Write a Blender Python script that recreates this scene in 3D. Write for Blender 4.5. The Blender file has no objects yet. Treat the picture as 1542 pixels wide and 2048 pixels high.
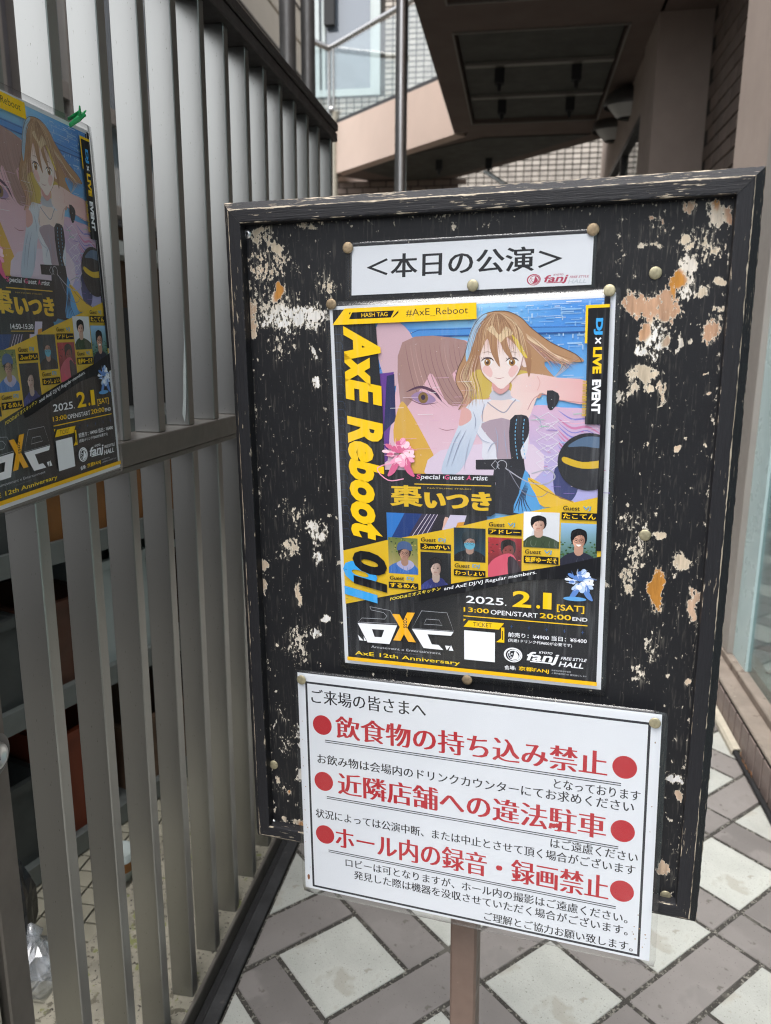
import bpy, math, random
import numpy as np
from mathutils import Vector, Matrix, geometry
random.seed(7)
SC = bpy.context.scene
COL = SC.collection

# ---------------------------------------------------------------- camera
PITCH, YAW, ROLL = .2145, -.1672, .0077
FW = Vector((math.sin(YAW)*math.cos(PITCH), math.cos(YAW)*math.cos(PITCH), -math.sin(PITCH)))
RT = Vector((math.cos(YAW), -math.sin(YAW), 0)); UP = RT.cross(FW)
R2 = math.cos(ROLL)*RT+math.sin(ROLL)*UP; U2 = -math.sin(ROLL)*RT+math.cos(ROLL)*UP
cd = bpy.data.cameras.new('camera'); cam = bpy.data.objects.new('camera', cd); COL.objects.link(cam)
m = Matrix((R2, U2, -FW)).transposed().to_4x4(); m.translation = Vector((0, 0, 1.2)); cam.matrix_world = m
cd.sensor_fit = 'HORIZONTAL'; cd.sensor_width = 6.846; cd.lens = 6.8
cd.clip_start = .02; cd.clip_end = 400
cd.dof.use_dof = True; cd.dof.focus_distance = .92; cd.dof.aperture_fstop = 1.9
SC.camera = cam

# ---------------------------------------------------------------- sky, sun, exposure
W = bpy.data.worlds.new('World'); SC.world = W; W.use_nodes = True
nt = W.node_tree; bg = nt.nodes['Background']
sky = nt.nodes.new('ShaderNodeTexSky'); sky.sky_type = 'NISHITA'; sky.sun_disc = False
sky.sun_elevation = math.radians(70); sky.sun_rotation = math.radians(215)
sky.air_density = 1.0; sky.dust_density = 4.0; sky.ozone_density = 1.0
hsv = nt.nodes.new('ShaderNodeHueSaturation'); hsv.inputs['Saturation'].default_value = .22
nt.links.new(sky.outputs[0], hsv.inputs['Color']); nt.links.new(hsv.outputs[0], bg.inputs[0])
bg.inputs[1].default_value = .15
sl = bpy.data.lights.new('sun', 'SUN'); sl.energy = .8; sl.angle = math.radians(40); sl.color = (1, .97, .93)
so = bpy.data.objects.new('sun', sl); COL.objects.link(so); so.location = (-3, -4, 8)
so.rotation_euler = (math.radians(20), 0, math.radians(-35))
SC.view_settings.view_transform = 'Standard'; SC.view_settings.look = 'None'
SC.view_settings.exposure = 1.72; SC.view_settings.gamma = 1; SC.view_settings.use_curve_mapping = False
SC.render.engine = 'CYCLES'
cy = SC.cycles
cy.use_denoising = True; cy.pixel_filter_type = 'BLACKMAN_HARRIS'; cy.filter_width = 1.15; cy.max_bounces = 7; cy.transparent_max_bounces = 12; cy.caustics_reflective = False; cy.caustics_refractive = False
cy.sample_clamp_indirect = 3; cy.blur_glossy = .5; cy.use_adaptive_sampling = False

# ---------------------------------------------------------------- helpers
def lin(h):
    if isinstance(h, str):
        h = h.lstrip('#'); h = [int(h[i:i+2], 16)/255 for i in (0, 2, 4)]
    return tuple(((c/12.92) if c <= .04045 else ((c+.055)/1.055)**2.4) for c in h)

def N(t, typ, **kw):
    n = t.nodes.new(typ)
    for k, v in kw.items():
        if k in n.inputs: n.inputs[k].default_value = v
        else: setattr(n, k, v)
    return n

def mat(name, col, rough=.6, metal=0., var=.0, vscale=8., bump=0., bscale=60., stretch=(1, 1, 1), rand=0., spec=None, coat=0., spots=None, coord='Object'):
    """principled material; var mixes a noise in the tone, rand varies by object, spots=(scale, threshold, colour)"""
    M = bpy.data.materials.new(name); M.use_nodes = True; t = M.node_tree; P = t.nodes['Principled BSDF']
    c = lin(col) if isinstance(col, str) else col
    P.inputs['Roughness'].default_value = rough; P.inputs['Metallic'].default_value = metal
    if spec is not None: P.inputs['Specular IOR Level'].default_value = spec
    if coat: P.inputs['Coat Weight'].default_value = coat; P.inputs['Coat Roughness'].default_value = .12
    tc = N(t, 'ShaderNodeTexCoord'); mp = N(t, 'ShaderNodeMapping'); mp.inputs['Scale'].default_value = stretch
    t.links.new(tc.outputs[coord], mp.inputs[0])
    src = N(t, 'ShaderNodeRGB'); src.outputs[0].default_value = (*c, 1); out = src.outputs[0]
    def noise(sc, det=6, ro=.6):
        n = N(t, 'ShaderNodeTexNoise', Scale=sc, Detail=det, Roughness=ro); t.links.new(mp.outputs[0], n.inputs['Vector']); return n.outputs['Fac']
    if var:
        r = N(t, 'ShaderNodeMapRange'); r.inputs[1].default_value = .3; r.inputs[2].default_value = .7
        r.inputs[3].default_value = 1-var; r.inputs[4].default_value = 1+var
        t.links.new(noise(vscale), r.inputs[0])
        h = N(t, 'ShaderNodeHueSaturation'); t.links.new(r.outputs[0], h.inputs['Value']); t.links.new(out, h.inputs['Color']); out = h.outputs[0]
        r2 = N(t, 'ShaderNodeMapRange'); r2.inputs[1].default_value = .3; r2.inputs[2].default_value = .7
        r2.inputs[3].default_value = max(.02, rough-.12); r2.inputs[4].default_value = min(1, rough+.12)
        t.links.new(noise(vscale*2.3), r2.inputs[0]); t.links.new(r2.outputs[0], P.inputs['Roughness'])
    if rand:
        oi = N(t, 'ShaderNodeObjectInfo'); r = N(t, 'ShaderNodeMapRange'); r.inputs[3].default_value = 1-rand; r.inputs[4].default_value = 1+rand
        t.links.new(oi.outputs['Random'], r.inputs[0]); h = N(t, 'ShaderNodeHueSaturation')
        t.links.new(r.outputs[0], h.inputs['Value']); t.links.new(out, h.inputs['Color']); out = h.outputs[0]
    if spots:
        for s in (spots if isinstance(spots, list) else [spots]):
            r = N(t, 'ShaderNodeMapRange'); r.inputs[1].default_value = s[1]; r.inputs[2].default_value = s[1]+.05
            t.links.new(noise(s[0], 3, .55), r.inputs[0])
            mx = N(t, 'ShaderNodeMix', data_type='RGBA'); t.links.new(r.outputs[0], mx.inputs[0])
            t.links.new(out, mx.inputs[6]); mx.inputs[7].default_value = (*lin(s[2]), 1); out = mx.outputs[2]
    t.links.new(out, P.inputs['Base Color'])
    if bump:
        b = N(t, 'ShaderNodeBump'); b.inputs['Strength'].default_value = bump; b.inputs['Distance'].default_value = .002
        t.links.new(noise(bscale, 8), b.inputs['Height']); t.links.new(b.outputs[0], P.inputs['Normal'])
    return M

def tag(o, label=None, cat=None, group=None, kind=None):
    if label: o['label'] = label
    if cat: o['category'] = cat
    if group: o['group'] = group
    if kind: o['kind'] = kind
    return o

def empty(name, loc=(0, 0, 0), mw=None):
    o = bpy.data.objects.new(name, None); COL.objects.link(o); o.empty_display_size = .05
    if mw is not None: o.matrix_world = mw
    else: o.location = loc
    return o

def link(name, me, parent=None, loc=None):
    o = bpy.data.objects.new(name, me); COL.objects.link(o)
    if parent: o.parent = parent
    if loc is not None: o.location = loc
    return o

class MB:
    """collects shapes; build() links them as one mesh object. Vertices are world coordinates less the given origin."""
    def __init__(s): s.v = []; s.f = []; s.sm = []
    def add(s, vs, fs, smooth=False):
        b = len(s.v); s.v += [tuple(x) for x in vs]; s.f += [tuple(i+b for i in f) for f in fs]; s.sm += [smooth]*len(fs); return s
    def box(s, x0, x1, y0, y1, z0, z1, M=None, bev=0.):
        if x0 > x1: x0, x1 = x1, x0
        if y0 > y1: y0, y1 = y1, y0
        if z0 > z1: z0, z1 = z1, z0
        if bev:
            b = min(bev, (x1-x0)/2.1, (y1-y0)/2.1, (z1-z0)/2.1); vs = []; 
            X = (x0, x1); Y = (y0, y1); Z = (z0, z1); idx = {}
            for i in (0, 1):
                for j in (0, 1):
                    for k in (0, 1):
                        sx, sy, sz = (b if i == 0 else -b), (b if j == 0 else -b), (b if k == 0 else -b)
                        for a, p in enumerate(((X[i], Y[j]+sy, Z[k]+sz), (X[i]+sx, Y[j], Z[k]+sz), (X[i]+sx, Y[j]+sy, Z[k]))):
                            idx[i, j, k, a] = len(vs); vs.append(p)
            fs = []
            g = lambda i, j, k, a: idx[i, j, k, a]
            for i in (0, 1): fs.append((g(i,0,0,0), g(i,0,1,0), g(i,1,1,0), g(i,1,0,0)) if i == 0 else (g(i,0,0,0), g(i,1,0,0), g(i,1,1,0), g(i,0,1,0)))
            for j in (0, 1): fs.append((g(0,j,0,1), g(1,j,0,1), g(1,j,1,1), g(0,j,1,1)) if j == 0 else (g(0,j,0,1), g(0,j,1,1), g(1,j,1,1), g(1,j,0,1)))
            for k in (0, 1): fs.append((g(0,0,k,2), g(0,1,k,2), g(1,1,k,2), g(1,0,k,2)) if k == 0 else (g(0,0,k,2), g(1,0,k,2), g(1,1,k,2), g(0,1,k,2)))
            for i in (0, 1):
                for j in (0, 1):
                    q = (g(i,j,0,0), g(i,j,0,1), g(i,j,1,1), g(i,j,1,0)); fs.append(q if (i+j) % 2 == 0 else q[::-1])
            for i in (0, 1):
                for k in (0, 1):
                    q = (g(i,0,k,0), g(i,1,k,0), g(i,1,k,2), g(i,0,k,2)); fs.append(q if (i+k) % 2 == 0 else q[::-1])
            for j in (0, 1):
                for k in (0, 1):
                    q = (g(0,j,k,2), g(1,j,k,2), g(1,j,k,1), g(0,j,k,1)); fs.append(q if (j+k) % 2 == 0 else q[::-1])
            for i in (0, 1):
                for j in (0, 1):
                    for k in (0, 1):
                        q = (g(i,j,k,0), g(i,j,k,2), g(i,j,k,1)); fs.append(q if (i+j+k) % 2 == 0 else q[::-1])
        else:
            vs = [(x, y, z) for x in (x0, x1) for y in (y0, y1) for z in (z0, z1)]
            fs = [(0,1,3,2), (4,6,7,5), (0,4,5,1), (2,3,7,6), (0,2,6,4), (1,5,7,3)]
        if M is not None: vs = [M @ Vector(v) for v in vs]
        return s.add(vs, fs)
    def prism(s, pts, h0, h1, ax=2):
        """extrude a polygon; ax = extrusion axis, pts in the two other axes in cyclic order"""
        def P(p, h):
            r = [0, 0, 0]; r[ax] = h; r[(ax+1) % 3] = p[0]; r[(ax+2) % 3] = p[1]; return tuple(r)
        n = len(pts); a = sum(pts[i][0]*pts[(i+1) % n][1]-pts[(i+1) % n][0]*pts[i][1] for i in range(n))
        if a < 0: pts = pts[::-1]
        vs = [P(p, h0) for p in pts]+[P(p, h1) for p in pts]
        fs = [tuple(range(n))[::-1], tuple(range(n, 2*n))]+[(i, (i+1) % n, n+(i+1) % n, n+i) for i in range(n)]
        return s.add(vs, fs)
    def tube(s, pts, r, n=12, caps=True):
        pts = [Vector(p) for p in pts]; vs = []; fs = []
        rr = r if isinstance(r, (list, tuple)) else [r]*len(pts)
        for i, p in enumerate(pts):
            d = (pts[min(i+1, len(pts)-1)]-pts[max(i-1, 0)]).normalized()
            a = d.cross(Vector((0, 0, 1)) if abs(d.z) < .9 else Vector((1, 0, 0))).normalized(); b = d.cross(a)
            vs += [p+rr[i]*(a*math.cos(2*math.pi*k/n)+b*math.sin(2*math.pi*k/n)) for k in range(n)]
        for i in range(len(pts)-1):
            fs += [(i*n+k, i*n+(k+1) % n, (i+1)*n+(k+1) % n, (i+1)*n+k) for k in range(n)]
        s.add(vs, fs, True)
        if caps: s.add([vs[k] for k in range(n)], [tuple(range(n))[::-1]]); s.add(vs[-n:], [tuple(range(n))])
        return s
    def lathe(s, prof, M=None, n=20):
        vs = [(r*math.cos(2*math.pi*k/n), r*math.sin(2*math.pi*k/n), z) for r, z in prof for k in range(n)]
        if M is not None: vs = [M @ Vector(v) for v in vs]
        fs = [(i*n+k, i*n+(k+1) % n, (i+1)*n+(k+1) % n, (i+1)*n+k) for i in range(len(prof)-1) for k in range(n)]
        return s.add(vs, fs, True)
    def build(s, name, material, parent=None, org=(0, 0, 0), mesh_only=False):
        me = bpy.data.meshes.new(name); o3 = Vector(org)
        me.from_pydata([Vector(v)-o3 for v in s.v], [], s.f)
        me.polygons.foreach_set('use_smooth', s.sm); me.update()
        if material: me.materials.append(material)
        if mesh_only: return me
        o = link(name, me, parent)
        if parent is None: o.location = o3
        else: o.location = o3-parent.location if parent.rotation_euler == Vector((0,0,0)) or tuple(parent.rotation_euler) == (0, 0, 0) else o3
        return o

# ---------------------------------------------------------------- materials
m_slat = mat('anodised_slat_metal', (.31, .31, .295), .31, .95, var=.0, vscale=16, bump=.05, bscale=90, stretch=(3, 3, .5), rand=.05, spots=[(260, .70, '#5b5850')])
m_rail = mat('weathered_bronze_metal', (.15, .135, .12), .45, .6, var=.15, vscale=9, bump=.1, bscale=60)
m_hand = mat('dark_bronze_rail', (.035, .03, .03), .45, .3, var=.2, vscale=12)
m_black = mat('black_rubber_and_gap_shade', (.012, .012, .013), .6, var=.3, vscale=20, bump=.2, bscale=120)
m_strip = mat('black_metal_strip', (.028, .028, .03), .48, .2, var=.4, vscale=18, bump=.25, bscale=90, spots=[(40, .66, '#4a4745')])
m_conc = mat('lichen_concrete', '#8c8779', .9, var=.3, vscale=14, bump=.7, bscale=120, spots=[(55, .58, '#615c4f'), (30, .60, '#74774c'), (130, .62, '#34312b')])
m_grout = mat('dark_grout', '#3b3834', .95, var=.35, vscale=30, bump=.8, bscale=160, spots=[(150, .56, '#7d7a72'), (7, .6, '#5c5952')])
m_white_t = mat('white_speckled_tile', '#a9aaa4', .6, var=.13, vscale=9, bump=.45, bscale=210, rand=.09, spots=[(9, .58, '#a19f96'), (230, .64, '#6f6f66'), (26, .66, '#96938a'), (520, .63, '#85857c')])
m_grey_t = mat('grey_brown_tile', '#7a7572', .46, var=.12, vscale=7, bump=.22, bscale=160, rand=.20, spots=[(230, .66, '#4c4842'), (9, .56, '#7f7a77'), (34, .64, '#635e59')])
m_kerb_t = mat('brown_kerb_tile', '#847670', .55, var=.10, vscale=12, bump=.15, bscale=140, rand=.08, spots=(60, .68, '#5e524c'))
m_joint = mat('black_joint', (.02, .019, .018), .9)
m_sill = mat('stone_sill', '#84796f', .62, var=.16, vscale=14, bump=.2, bscale=120, spots=[(26, .63, '#675a50'), (60, .70, '#a59c90')])
m_mull = mat('grey_window_mullion', '#a09a94', .45, .2, var=.05, vscale=6)
m_pale = mat('pale_blue_strip', '#b9cfd0', .3, var=.04, vscale=4)
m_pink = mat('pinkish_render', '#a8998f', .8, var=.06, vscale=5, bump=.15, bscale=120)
m_pinklit = mat('lit_pink_render', '#d3bcae', .8, var=.05, vscale=2, bump=.1, bscale=100)  # lit copy of the pinkish render, brightness painted into the colour
m_soffit = mat('brown_soffit_paint', '#6f615a', .85, var=.08, vscale=2)
m_grille = mat('dark_perforated_panel', '#4a4a44', .7, var=.1, vscale=3)
m_bar = mat('grey_ceiling_bar', '#8c8880', .5, .3)
m_brick = mat('brown_wall_brick', '#7e6f66', .7, var=.14, vscale=9, bump=.3, bscale=90, rand=.16)
m_fbrick = mat('buff_facade_brick', '#a9a197', .7, var=.10, vscale=9, rand=.16, coord='Object')
m_fbrick2 = mat('buff_facade_brick_mass', '#a39b91', .7, var=.28, vscale=7)
m_mortar = mat('grey_mortar', '#3d3935', .95)
m_white = mat('white_window_frame', '#b4bcba', .45, var=.03)
m_cream = mat('cream_siding', '#c2bcae', .7, var=.06, vscale=2)
m_steel = mat('brushed_steel_pole', (.46, .45, .44), .28, .95, var=.06, vscale=10, stretch=(1, 1, .1))
m_pipe = mat('grey_brown_downpipe', (.16, .155, .15), .4, .6, var=.1)
m_paint = mat('plain_black_paint', (.02, .021, .024), .42, var=.3, vscale=40, bump=.3, bscale=120)
m_post = mat('brown_painted_post', '#6f5c52', .5, var=.10, vscale=30, bump=.15, bscale=90, stretch=(1, 1, .2), spots=[(60, .72, '#b9a58f')])
m_brass = mat('brass_tack', (.40, .36, .24), .5, .7, var=.2, vscale=300, bump=.15, bscale=500)
m_brass2 = mat('tarnished_brass_tack', (.33, .25, .16), .5, .8, var=.3, vscale=300, bump=.2, bscale=500)
m_screw = mat('zinc_screw', (.6, .6, .6), .3, 1.)
m_cover = mat('cream_cable_cover', '#b3ac9c', .5, var=.12, vscale=30)
m_dark = mat('dark_interior', (.02, .02, .021), .8)
m_green = mat('green_tape', (.03, .42, .13), .25)
m_siding = mat('neighbour_wall', '#77757a', .8, var=.15, vscale=3)
m_orange = mat('orange_crate', '#7d5226', .6, var=.25, vscale=9)
m_red = mat('rusty_red_crate', '#4d3022', .6, var=.2, vscale=9)
m_foam = mat('white_foam_box', '#9aa3a1', .6, var=.05)
m_shelf = mat('galvanised_shelf', '#6f7472', .5, .4, var=.12, vscale=10)
m_wood = mat('brown_timber', '#5a4636', .8, var=.3, vscale=14, stretch=(1, .2, 1))
m_lampw = mat('white_lamp_shade', '#c9c9c6', .5)
m_ycream = mat('small_cream_tile', '#959181', .6, var=.08, vscale=10, rand=.05)

def glass_mat(name, tint, refl=.25, rough=.02, opac=0., oc=(.1, .12, .14)):
    M = bpy.data.materials.new(name); M.use_nodes = True; t = M.node_tree; t.nodes.clear()
    out = N(t, 'ShaderNodeOutputMaterial'); tr = N(t, 'ShaderNodeBsdfTransparent'); tr.inputs[0].default_value = (*tint, 1)
    gl = N(t, 'ShaderNodeBsdfGlossy'); gl.inputs['Roughness'].default_value = rough
    lw = N(t, 'ShaderNodeLayerWeight'); pw = N(t, 'ShaderNodeMath', operation='POWER'); pw.inputs[1].default_value = 4.5
    lw.inputs[0].default_value = .5; t.links.new(lw.outputs['Facing'], pw.inputs[0])
    mr = N(t, 'ShaderNodeMath', operation='MULTIPLY_ADD'); mr.inputs[1].default_value = .9-refl; mr.inputs[2].default_value = refl+.03; mr.use_clamp = True
    t.links.new(pw.outputs[0], mr.inputs[0])
    mx = N(t, 'ShaderNodeMixShader'); t.links.new(mr.outputs[0], mx.inputs[0])
    base = tr.outputs[0]
    if opac:
        df = N(t, 'ShaderNodeBsdfDiffuse'); df.inputs[0].default_value = (*oc, 1); m2 = N(t, 'ShaderNodeMixShader'); m2.inputs[0].default_value = opac
        t.links.new(tr.outputs[0], m2.inputs[1]); t.links.new(df.outputs[0], m2.inputs[2]); base = m2.outputs[0]
    t.links.new(base, mx.inputs[1]); t.links.new(gl.outputs[0], mx.inputs[2]); t.links.new(mx.outputs[0], out.inputs[0])
    return M
m_glass = glass_mat('clear_balcony_glass', (.88, .92, .92), .06)
m_shop = glass_mat('shop_window_glass', (.72, .82, .82), .12)
m_wglass = glass_mat('blue_grey_window_glass', (.5, .55, .6), .14, .05, .85, (.13, .155, .185))
m_sglass = glass_mat('sky_painted_glass', (.5, .55, .6), .3, .06, .8, (.30, .40, .47))  # sky reflection painted in as a pale blue diffuse tone
m_film = glass_mat('lamination_film', (.96, .965, .97), .022, .12, .03, (.55, .57, .6))
m_bag = glass_mat('clear_plastic_bag', (.86, .88, .9), .12, .2, .25, (.5, .52, .55))

# ================================================================ SETTING
gr = MB().box(-40, 40, -40, 60, -.5, -.018).build('ground', m_grout); tag(gr, kind='structure')
street = MB().box(-38, 38, -38, -.9, -.017, -.008).build('street', mat('asphalt', (.05, .05, .052), .9, var=.2, vscale=30, bump=.4, bscale=200)); tag(street, kind='structure')
o = MB().box(-14, 9, -9.4, -9, -.02, 2.9, bev=.02).box(-14.1, 9.1, -9.5, -8.9, 2.9, 3.0).build('added_reflection_wall', m_siding, None, (0, -9.2, 0)); tag(o, 'added unseen dark wall behind the viewer, dims the slat reflections', 'wall')  # added out of view, darkens what the fence slats reflect
XL, XR = -.482, .708
walk = MB().box(XL, XR, -.88, 12, -.013, -.003).build('walkway', m_grout); tag(walk, kind='structure')

# tiles: squares and pinwheel rectangles, laid at 45 degrees to the fence
J = .0098       # width of the joints
PU, PV, G = .2946, .2922, .1020
U0, V0 = .8844-G, 1.014-G      # where a small-square cell starts
def to_xy(u, v):
    v = v+.012*(u-1.08)
    return ((u-v)/math.sqrt(2), (u+v)/math.sqrt(2))
def clip(poly, ax, val, keep_less):
    out = []
    for i in range(len(poly)):
        a, b = poly[i], poly[(i+1) % len(poly)]
        ina = (a[ax] <= val) == keep_less; inb = (b[ax] <= val) == keep_less
        if ina: out.append(a)
        if ina != inb:
            t = (val-a[ax])/(b[ax]-a[ax]); out.append((a[0]+t*(b[0]-a[0]), a[1]+t*(b[1]-a[1])))
    return out
rects = []
for i in range(-14, 22):
    for j in range(-14, 22):
        u, v = U0+i*PU, V0+j*PV
        rects.append((u+G, v+G, u+PU, v+PV, 0))
        ei, ej = i % 2 == 0, j % 2 == 0
        # horizontal slot right of the small cell, vertical slot above it
        hl, hr = u+G, u+PU; merged_left = (not ei and not ej); merged_right = (not ei) and ej
        if not ei and not ej: hl = u                 # this cell (odd, odd) takes the slot to its right
        if (i+1) % 2 == 0 and ej: hr = u+PU+G        # the next cell (even, even) takes the slot to its left
        rects.append((hl, v, hr, v+G, 1))
        vb, vt = v+G, v+PV
        if not ei and ej: vb = v                     # (odd, even) takes the slot above
        if ei and (j+1) % 2 != 0: vt = v+PV+G        # the next cell up (even, odd) takes the slot below
        rects.append((u, vb, u+G, vt, 1))
cache = {}; ntile = 0; far = {0: MB(), 1: MB()}
cand = []
for r in rects:
    c = to_xy((r[0]+r[2])/2, (r[1]+r[3])/2)
    if not (-.75 < c[0] < .95 and -.7 < c[1] < 9): continue
    j = J/2; q = [to_xy(*p) for p in ((r[0]+j, r[1]+j), (r[2]-j, r[1]+j), (r[2]-j, r[3]-j), (r[0]+j, r[3]-j))]
    n0 = len(q); q2 = clip(q, 0, XL+.004, False)
    q2 = clip(q2, 0, XR-.004, True) if q2 else q2
    if len(q2) < 3: continue
    a = abs(sum(q2[k][0]*q2[(k+1) % len(q2)][1]-q2[(k+1) % len(q2)][0]*q2[k][1] for k in range(len(q2))))/2
    if a < 1e-4: continue
    cand.append((c, q2, r[4], q2 == q, (round(r[2]-r[0], 4), round(r[3]-r[1], 4), r[4])))
cand.sort(key=lambda t: (0 if .75 < t[0][1] < 3.3 else 1, abs(t[0][1]-1.6)))
for c, q, kind, whole, key in cand:
    top = -.0005-random.random()*.0012
    if ntile < 290 and .75 < c[1] < 3.3:
        b = .0016; cen = (sum(p[0] for p in q)/len(q), sum(p[1] for p in q)/len(q))
        if whole and key in cache: me = cache[key]
        else:
            n = len(q); ins = [(p[0]+(cen[0]-p[0])*b/max(.02, math.dist(p, cen)), p[1]+(cen[1]-p[1])*b/max(.02, math.dist(p, cen))) for p in q]
            vs = [(p[0]-c[0], p[1]-c[1], -.009) for p in q]+[(p[0]-c[0], p[1]-c[1], -.0012) for p in q]+[(p[0]-c[0], p[1]-c[1], 0) for p in ins]
            fs = [(k, (k+1) % n, n+(k+1) % n, n+k) for k in range(n)]+[(n+k, n+(k+1) % n, 2*n+(k+1) % n, 2*n+k) for k in range(n)]+[tuple(range(2*n, 3*n))]
            mb = MB(); mb.add(vs, fs); me = mb.build('floor_tile', (m_white_t, m_grey_t)[kind], mesh_only=True)
            if whole: cache[key] = me
        o = link('floor_tile', me, walk, (c[0], c[1], top)); ntile += 1
        o.rotation_euler = ((random.random()-.5)*.004, (random.random()-.5)*.004, 0)
    else:
        far[kind].prism(q, -.009, top)
for k in (0, 1):
    o = far[k].build('distant_tiles', (m_white_t, m_grey_t)[k], walk); tag(o, kind='stuff')

# kerb strip along the fence: dark gap, then black metal strip
strip = MB().box(-.512, -.484, -3, 3.2, -.02, .004, bev=.002).build('drain_strip', m_strip); tag(strip, kind='structure')
gap = MB().box(-.5285, -.513, -3, 3.2, -.016, -.006).build('gap_shade_sheet', m_black); tag(gap, kind='structure')  # flat black sheet, painted shade of the deep gap

# ledge and tiled yard behind the fence
ledge = MB().box(-.805, -.5885, -3, 2.6, -.06, .018).build('concrete_ledge', m_conc); tag(ledge, kind='structure')
yard = MB().box(-2.4, -.806, -3, 12, -.03, -.008).build('yard_floor', m_grout); tag(yard, kind='structure')
ymb = MB().box(-.0225, .0225, -.0225, .0225, -.006, 0).build('yard_tile', m_ycream, mesh_only=True)
nc = 0; ystuff = MB()
for i in range(32):
    for j in range(60):
        x, y = -.832-i*.05, .6+j*.05
        if i < 6 and 9 <= j < 22: link('yard_tile', ymb, yard, (x, y, 0)); nc += 1
        else: ystuff.box(x-.0225, x+.0225, y-.0225, y+.0225, -.0075, -.0005)
tag(ystuff.build('distant_yard_tiles', m_ycream, yard), kind='stuff')

# ================================================================ FENCE
fx = -.53
fence = empty('slat_fence', (fx, 1.3, 0)); tag(fence, 'tall aluminium slat fence with dark handrail, left of the walkway', 'fence')
sil = MB().box(-.53, -.588, .70, 2.26, -.05, .027, bev=.002).build('base_rail', m_rail, fence, (fx, 1.3, 0))
MB().box(-.5365, -.5865, .68, 2.21, .0265, .0272).build('sill_dirt', m_conc, fence, (fx, 1.3, 0))
mid = MB().box(-.530, -.586, .66, 2.235, 1.032, 1.066, bev=.0015).box(-.534, -.582, .66, 2.233, 1.022, 1.0305, bev=.001).build('mid_rail', m_rail, fence, (fx, 1.3, 0))
hr = MB().box(-.524, -.594, .2, 2.252, 1.752, 1.775, bev=.002).box(-.529, -.589, .2, 2.25, 1.775, 1.7795).box(-.522, -.596, .2, 2.254, 1.7795, 1.800, bev=.003).build('handrail', m_hand, fence, (fx, 1.3, 0))
su = MB().box(-.0205, .0205, -.011, .011, 0, 1.752-1.066, bev=.0012).build('slat', m_slat, mesh_only=True)
slo = MB().box(-.0205, .0205, -.011, .011, 0, 1.022-.027, bev=.0012).build('slat', m_slat, mesh_only=True)
for k in range(-5, 13):
    y = .891+.1098*k
    if k < 12: link('slat', su, fence, (-.5585-fx, y-1.3, 1.0662))
    if y > .70 and k < 12: link('slat', slo, fence, (-.5585-fx, y+.009-1.3, .0272))
MB().box(-.534, -.586, 2.212, 2.236, .027, 1.752, bev=.002).build('end_post', m_slat, fence, (fx, 1.3, 0))
MB().prism([(1.072, -.545), (1.085, -.549), (1.11, -.5462), (1.16, -.5435), (1.20, -.5402), (1.24, -.5393), (1.20, -.5389), (1.15, -.5392), (1.10, -.5415)], 1.2085, 1.2090, 1).build('paint_run', m_white, fence, (fx, 1.3, 0))
# gate post with lock at the frame's left edge
gate = empty('metal_gate', (-.53, .68, 0)); tag(gate, 'bronze metal gate post with round lock cylinder at the left picture edge', 'gate')
MB().box(-.528, -.578, .638, .677, .02, 1.018, bev=.002).build('gate_stile', m_rail, gate, (-.53, .68, 0))
MB().box(-.535, -.57, .56, .632, .02, 1.018, bev=.001).build('edge_trim', m_cover, gate, (-.53, .68, 0))
Mx = Matrix.Translation((-.527, .656, .7725)) @ Matrix.Rotation(math.pi/2, 4, 'Y')
lk = MB().lathe([(.0, .004), (.010, .004), (.0105, .006), (.0135, .006), (.015, .004), (.0155, 0)], Mx, 28).build('lock_cylinder', m_screw, gate, (-.53, .68, 0))
MB().lathe([(.0155, 0), (.019, .0025), (.024, 0)], Mx, 28).build('lock_rose', m_pipe, gate, (-.53, .68, 0))
MB().box(-.5228, -.5218, .6545, .6575, .768, .778).build('keyhole', m_black, gate, (-.53, .68, 0))

# ================================================================ SHOP BUILDING
shop = empty('shop_building', (.75, 3, 0)); tag(shop, 'brown shop building with soffit, brick recess and glazed front on the right', 'building')
O = (.75, 3, 0)
def sp(mb, name, m_): return mb.build(name, m_, shop, O)
# kerb: black joint bed with face tiles, stone sills, window
kt = MB().box(-.0045, 0, -.0295, .0295, 0, .0965, bev=.0012).build('kerb_tile', m_kerb_t, mesh_only=True)
sp(MB().box(.7155, .79, -3, 2.86, -.01, .1), 'kerb_bed', m_joint)
for k in range(-20, 12):
    link('kerb_tile', kt, shop, (.7153-O[0], 2.03+.0685*k-O[1], 0))
sp(MB().box(.711, .768, -3, 2.86, .1055, .117, bev=.003), 'sill', m_sill)
sp(MB().box(.767, .83, -3, 2.86, .10, .142, bev=.003), 'upper_sill', m_sill)
sp(MB().box(.772, .84, 2.712, 2.86, .1425, 2.6, bev=.002), 'mullion', m_mull)
sp(MB().box(.792, .812, 2.56, 2.711, .1425, 2.6), 'pale_strip', m_pale)  # solid pale blue band beside the mullion
sp(MB().box(.800, .806, -3, 2.559, .1425, 2.6), 'shop_window_pane', m_shop)
sp(MB().box(.772, .84, -3, 2.87, 2.6, 2.75), 'window_head', m_mull)
sp(MB().box(.80, 1.5, -3, 2.869, 2.751, 6.3), 'upper_wall', m_soffit)
sp(MB().box(.84, 3.2, -3, 2.88, .05, .12), 'shop_floor', mat('shop_floor_tile', '#b9bcb6', .25, var=.1, vscale=3))
sp(MB().box(3.2, 3.3, -3, 2.9, 0, 3.3).box(.84, 3.3, 2.865, 2.9, .0, 3.3), 'shop_interior_wall', mat('interior_wall', '#b6bcbc', .8))
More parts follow.
